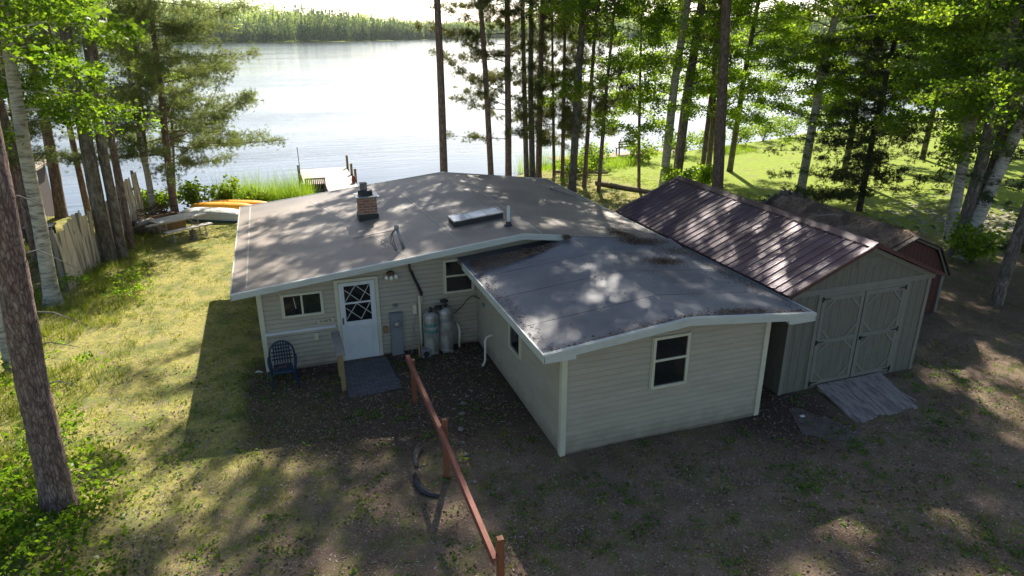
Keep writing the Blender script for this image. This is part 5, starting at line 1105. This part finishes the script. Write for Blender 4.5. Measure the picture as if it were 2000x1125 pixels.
def hull(name, L_, W_, H_, m_, root, flip=True, square=False):
    n = 15; m2 = 9; V = []; 
    for i in range(n):
        t_ = i/(n-1)*2-1; wd = W_/2*((1-abs(t_)**3.2)**.6 if not square else (1-.25*max(0, t_)**3)); wd = max(wd, .02); hh_ = H_*(1-.35*abs(t_)**4)
        for j in range(m2):
            a_ = math.pi*j/(m2-1); cx2 = math.copysign(abs(math.cos(a_))**(.5 if square else .8), math.cos(a_)); V.append((t_*L_/2, wd*cx2, hh_*math.sin(a_)**(.45 if square else .75)))
    F = [(i*m2+j, (i+1)*m2+j, (i+1)*m2+j+1, i*m2+j+1) for i in range(n-1) for j in range(m2-1)]
    w = MB(); w.add(V, F); w.f.append(tuple(range(m2))); w.f.append(tuple((n-1)*m2+j for j in range(m2-1, -1, -1))); return w.build(name, m_, root, smooth=not square)
bt_ = thing('rowboat', 'pale square-ended rowboat lying upside down on the grass', 'boat', (-2.75, 30.35, hz(-2.75, 30.35)+.12)); bt_.rotation_euler.z = math.radians(-27)
hull('hull', 2.6, .85, .34, M['boatwhite'], bt_, square=True); w = MB(); w.box(-1.31,1.31,-.46,.46,-.03,.0); w.build('gunwale', M['white'], bt_)
w = MB(); w.box(-1.3,1.5,-.62,.45,-.12,-.04); gb = thing('green_boat', 'dark green plastic hull lying under the upturned rowboat', 'boat', (-2.72, 30.3, hz(-2.7, 30.3)+.0)); gb.rotation_euler.z = math.radians(-27)
hull('hull', 2.8, 1.0, .12, M['green'], gb, square=True)
for i, (x, y, L_, a_, lb) in enumerate([(-2.35, 31.55, 3.0, -26, 'nearer orange kayak lying behind the white rowboat'), (-1.75, 32.15, 3.3, -26, 'farther orange kayak lying next to the reeds')]):
    ky = thing('kayak', lb, 'kayak', (x, y, hz(x, y)+.06), 'orange kayaks on the bank'); ky.rotation_euler.z = math.radians(a_)
    hull('hull', L_, .72, .36, M['orange'], ky); w = MB(); w.box(-L_*.40, L_*.40, -.33, .33, -.05, -.0); w.build('rim', M['boatwhite'], ky)
# firewood heap and box
bxx = thing('plywood_box', 'open brown board box behind the picnic table', 'box', (-4.35, 29.3, 0))
w = MB(); w.box(-.55,.55,-.35,-.31,0,.55); w.box(-.55,.55,.31,.35,0,.55); w.box(-.55,-.51,-.31,.31,0,.55); w.box(.51,.55,-.31,.31,0,.55); w.build('panel', M['brownbox'], bxx); bxx.rotation_euler.z = math.radians(30)
rr = random.Random(17); w = MB()
for k in range(70):
    a_ = rr.uniform(0, 6.28); x, y, z = -4.75+rr.gauss(0, .3), 30.1+rr.gauss(0, .35), rr.uniform(.3, .75); l_ = rr.uniform(.2, .5)
    w.tube([(x-math.cos(a_)*l_, y-math.sin(a_)*l_, z-.1), (x, y, z), (x+math.cos(a_)*l_, y+math.sin(a_)*l_, z+rr.uniform(-.1,.25))], .012, 4)
tag(w.build('brush_pile', M['deadleaf']), 'tangled heap of dead brush by the white pine', 'brush pile')
fp = [(-5.25,28.9,.15,'lowest and nearest of the heap'),(-5.05,29.2,.30,'on top at the right'),(-5.35,29.25,.32,'on top at the left'),(-5.1,28.8,.45,'topmost pale one'),(-4.95,28.75,.12,'at the right foot of the heap'),(-5.55,28.8,.12,'sticking out at the left foot')]
for i, (x, y, z, lb) in enumerate(fp):
    w = MB(); a_ = [.3, 1.2, -.5, .8, -.2, 1.0][i]; w.tube([(-math.cos(a_)*.3,-math.sin(a_)*.3,0),(math.cos(a_)*.3,math.sin(a_)*.3,.02)], .11, 8)
    tag(w.build('firewood_log', M['sack'] if i == 3 else M['rough'], loc=(x, y, z)), 'chunk of firewood piled by the fence end, '+lb, 'log', 'firewood heap by the fence')
w = MB(); w.tube([(-6.05,28.2,.05),(-5.5,28.55,.35)], .05, 6); tag(w.build('branch', M['rough']), 'dark branch leaning on the firewood heap', 'branch')
# fallen log
w = MB(); w.tube([(15.5,31.2,hz(15.5,31.2)+.12),(16.3,29.6,.10),(17.4,27.7,.09)], [.12,.11,.08], 9); tag(w.build('fallen_log', M['log'], smooth=True), 'long fallen log lying between the cabin roof and the maroon shed roof', 'log')
w = MB(); w.tube([(14.6,34.6,hz(14.6,34.6)+.1),(17.2,33.2,.12)], [.09,.06], 7); tag(w.build('fallen_log', M['log'], smooth=True), 'short weathered log lying further back near the water', 'log')

# ------------------------------------------------------------------ docks
DZ = -.32
dk = thing('dock', 'pale plank dock running out from the shore behind the cabin', 'dock', (2.8, 38, DZ))
w = MB(); 
y = 33.6
while y < 42.4: w.box(2.45 if y < 37.9 else 1.35, 4.05, y, y+.135, DZ-.04, DZ+rr.uniform(-.004,.004)); y += .145
part(w, 'decking', M['deck'], dk)
w = MB(); w.box(2.42,2.47,33.6,42.4,DZ-.2,DZ-.045); w.box(4.03,4.08,33.6,42.4,DZ-.2,DZ-.045); w.box(1.33,1.38,37.9,42.4,DZ-.2,DZ-.045); part(w, 'beam', M['weathered'], dk)
for (x, y, zt) in [(4.12,38.0,.35),(4.14,40.0,.30),(4.15,42.2,.42),(1.28,38.0,-.28),(1.28,42.3,.0),(2.4,34.5,-.3),(4.1,34.5,-.3)]:
    w = MB(); w.tube([(x,y,-1.7),(x,y,zt)], .07, 10); part(w, 'post', M['treated'] if zt > .1 else M['grey_metal'], dk)
bn = thing('dock_bench', 'dark slatted bench on the pale dock, seen from behind', 'bench', (1.95, 37.3, DZ))
w = MB(); w.box(1.38,2.42,36.95,37.0,DZ+.42,DZ+.50); w.box(1.38,2.42,36.95,37.0,DZ-.20,DZ-.13); w.box(1.38,1.45,36.95,37.0,DZ-.13,DZ+.42); w.box(2.35,2.42,36.95,37.0,DZ-.13,DZ+.42); part(w, 'back_frame', M['weathered'], bn)
w = MB()
for k in range(9): w.box(1.48+k*.098,1.54+k*.098,36.96,36.985,DZ-.13,DZ+.42)
part(w, 'slat', M['darkwood'], bn); w = MB(); w.box(1.38,2.42,37.01,37.5,DZ+.12,DZ+.17); part(w, 'seat', M['deck'], bn)
for x in (1.42, 2.38):
    w = MB(); w.box(x-.03,x+.03,36.97,37.03,-1.5,DZ-.2); part(w, 'leg', M['grey_metal'], bn)
w = MB(); w.tube([(1.30,39.9,-1.6),(1.27,39.9,1.35)], .022, 8); w.lathe([(.03,0),(.045,.03),(.02,.06)], (1.27,39.9,1.34), 8); w.lathe([(.05,0),(.05,.3),(.03,.3)], (1.30,39.9,-.45), 8)
tag(w.build('mooring_pole', M['grey_metal'], smooth=True), 'tall thin pole standing in the water at the left of the pale dock', 'pole')
w = MB(); w.lathe([(.02,0),(.12,.05),(.13,.2),(.10,.35),(.03,.42)], (3.95,37.4,DZ), 12); tag(w.build('red_buoy', M['redwood'], smooth=True), 'small dark red buoy on the dock by the wooden posts', 'buoy')
dk2 = thing('far_dock', 'reddish plank dock among the pine trunks at the right', 'dock', (21, 40.5, DZ))
w = MB(); x = 17.0
while x < 26.5: w.box(x, x+.135, 40.0, 41.5, DZ-.04, DZ); x += .145
part(w, 'decking', M['reddeck'], dk2); w = MB(); w.box(17,26.5,39.95,40.0,DZ-.16,DZ-.02); part(w, 'beam', M['darkwood'], dk2)
for x in (17.5, 20.5, 23.5, 26.2):
    w = MB(); w.tube([(x,39.9,-1.7),(x,39.9,DZ+.1)], .06, 8); part(w, 'post', M['darkwood'], dk2)
b2 = thing('park_bench', 'wooden bench with a slatted back on the reddish dock', 'bench', (22.3, 40.7, DZ))
w = MB(); 
for zz_ in (.48, .66, .80): w.box(21.65, 22.95, 40.50, 40.54, DZ+zz_, DZ+zz_+.10)
part(w, 'backrest', M['weathered'], b2); w = MB(); w.box(21.65,22.95,40.56,40.98,DZ+.42,DZ+.46); part(w, 'seat', M['weathered'], b2)
for x in (21.75, 22.85):
    for y in (40.52, 40.92):
        w = MB(); w.box(x-.035,x+.035,y-.035,y+.035,DZ,DZ+(.88 if y < 40.7 else .42)); part(w, 'leg', M['weathered'], b2)

# ------------------------------------------------------------------ haze over the lake: one closed box of thin air
hm = bpy.data.materials.new('thin_lake_haze'); hm.use_nodes = True
hn = hm.node_tree; hn.nodes.remove(hn.nodes['Principled BSDF'])
pv = hn.nodes.new('ShaderNodeVolumePrincipled'); pv.inputs['Density'].default_value = 0.00004; pv.inputs['Color'].default_value = (.92, .95, 1, 1); pv.inputs['Anisotropy'].default_value = 0.3
hn.links.new(pv.outputs[0], hn.nodes['Material Output'].inputs['Volume'])
w = MB(); w.box(-3600, 3600, -3600, 3600, -3.0, 110); tag(w.build('haze', hm), kind='stuff')
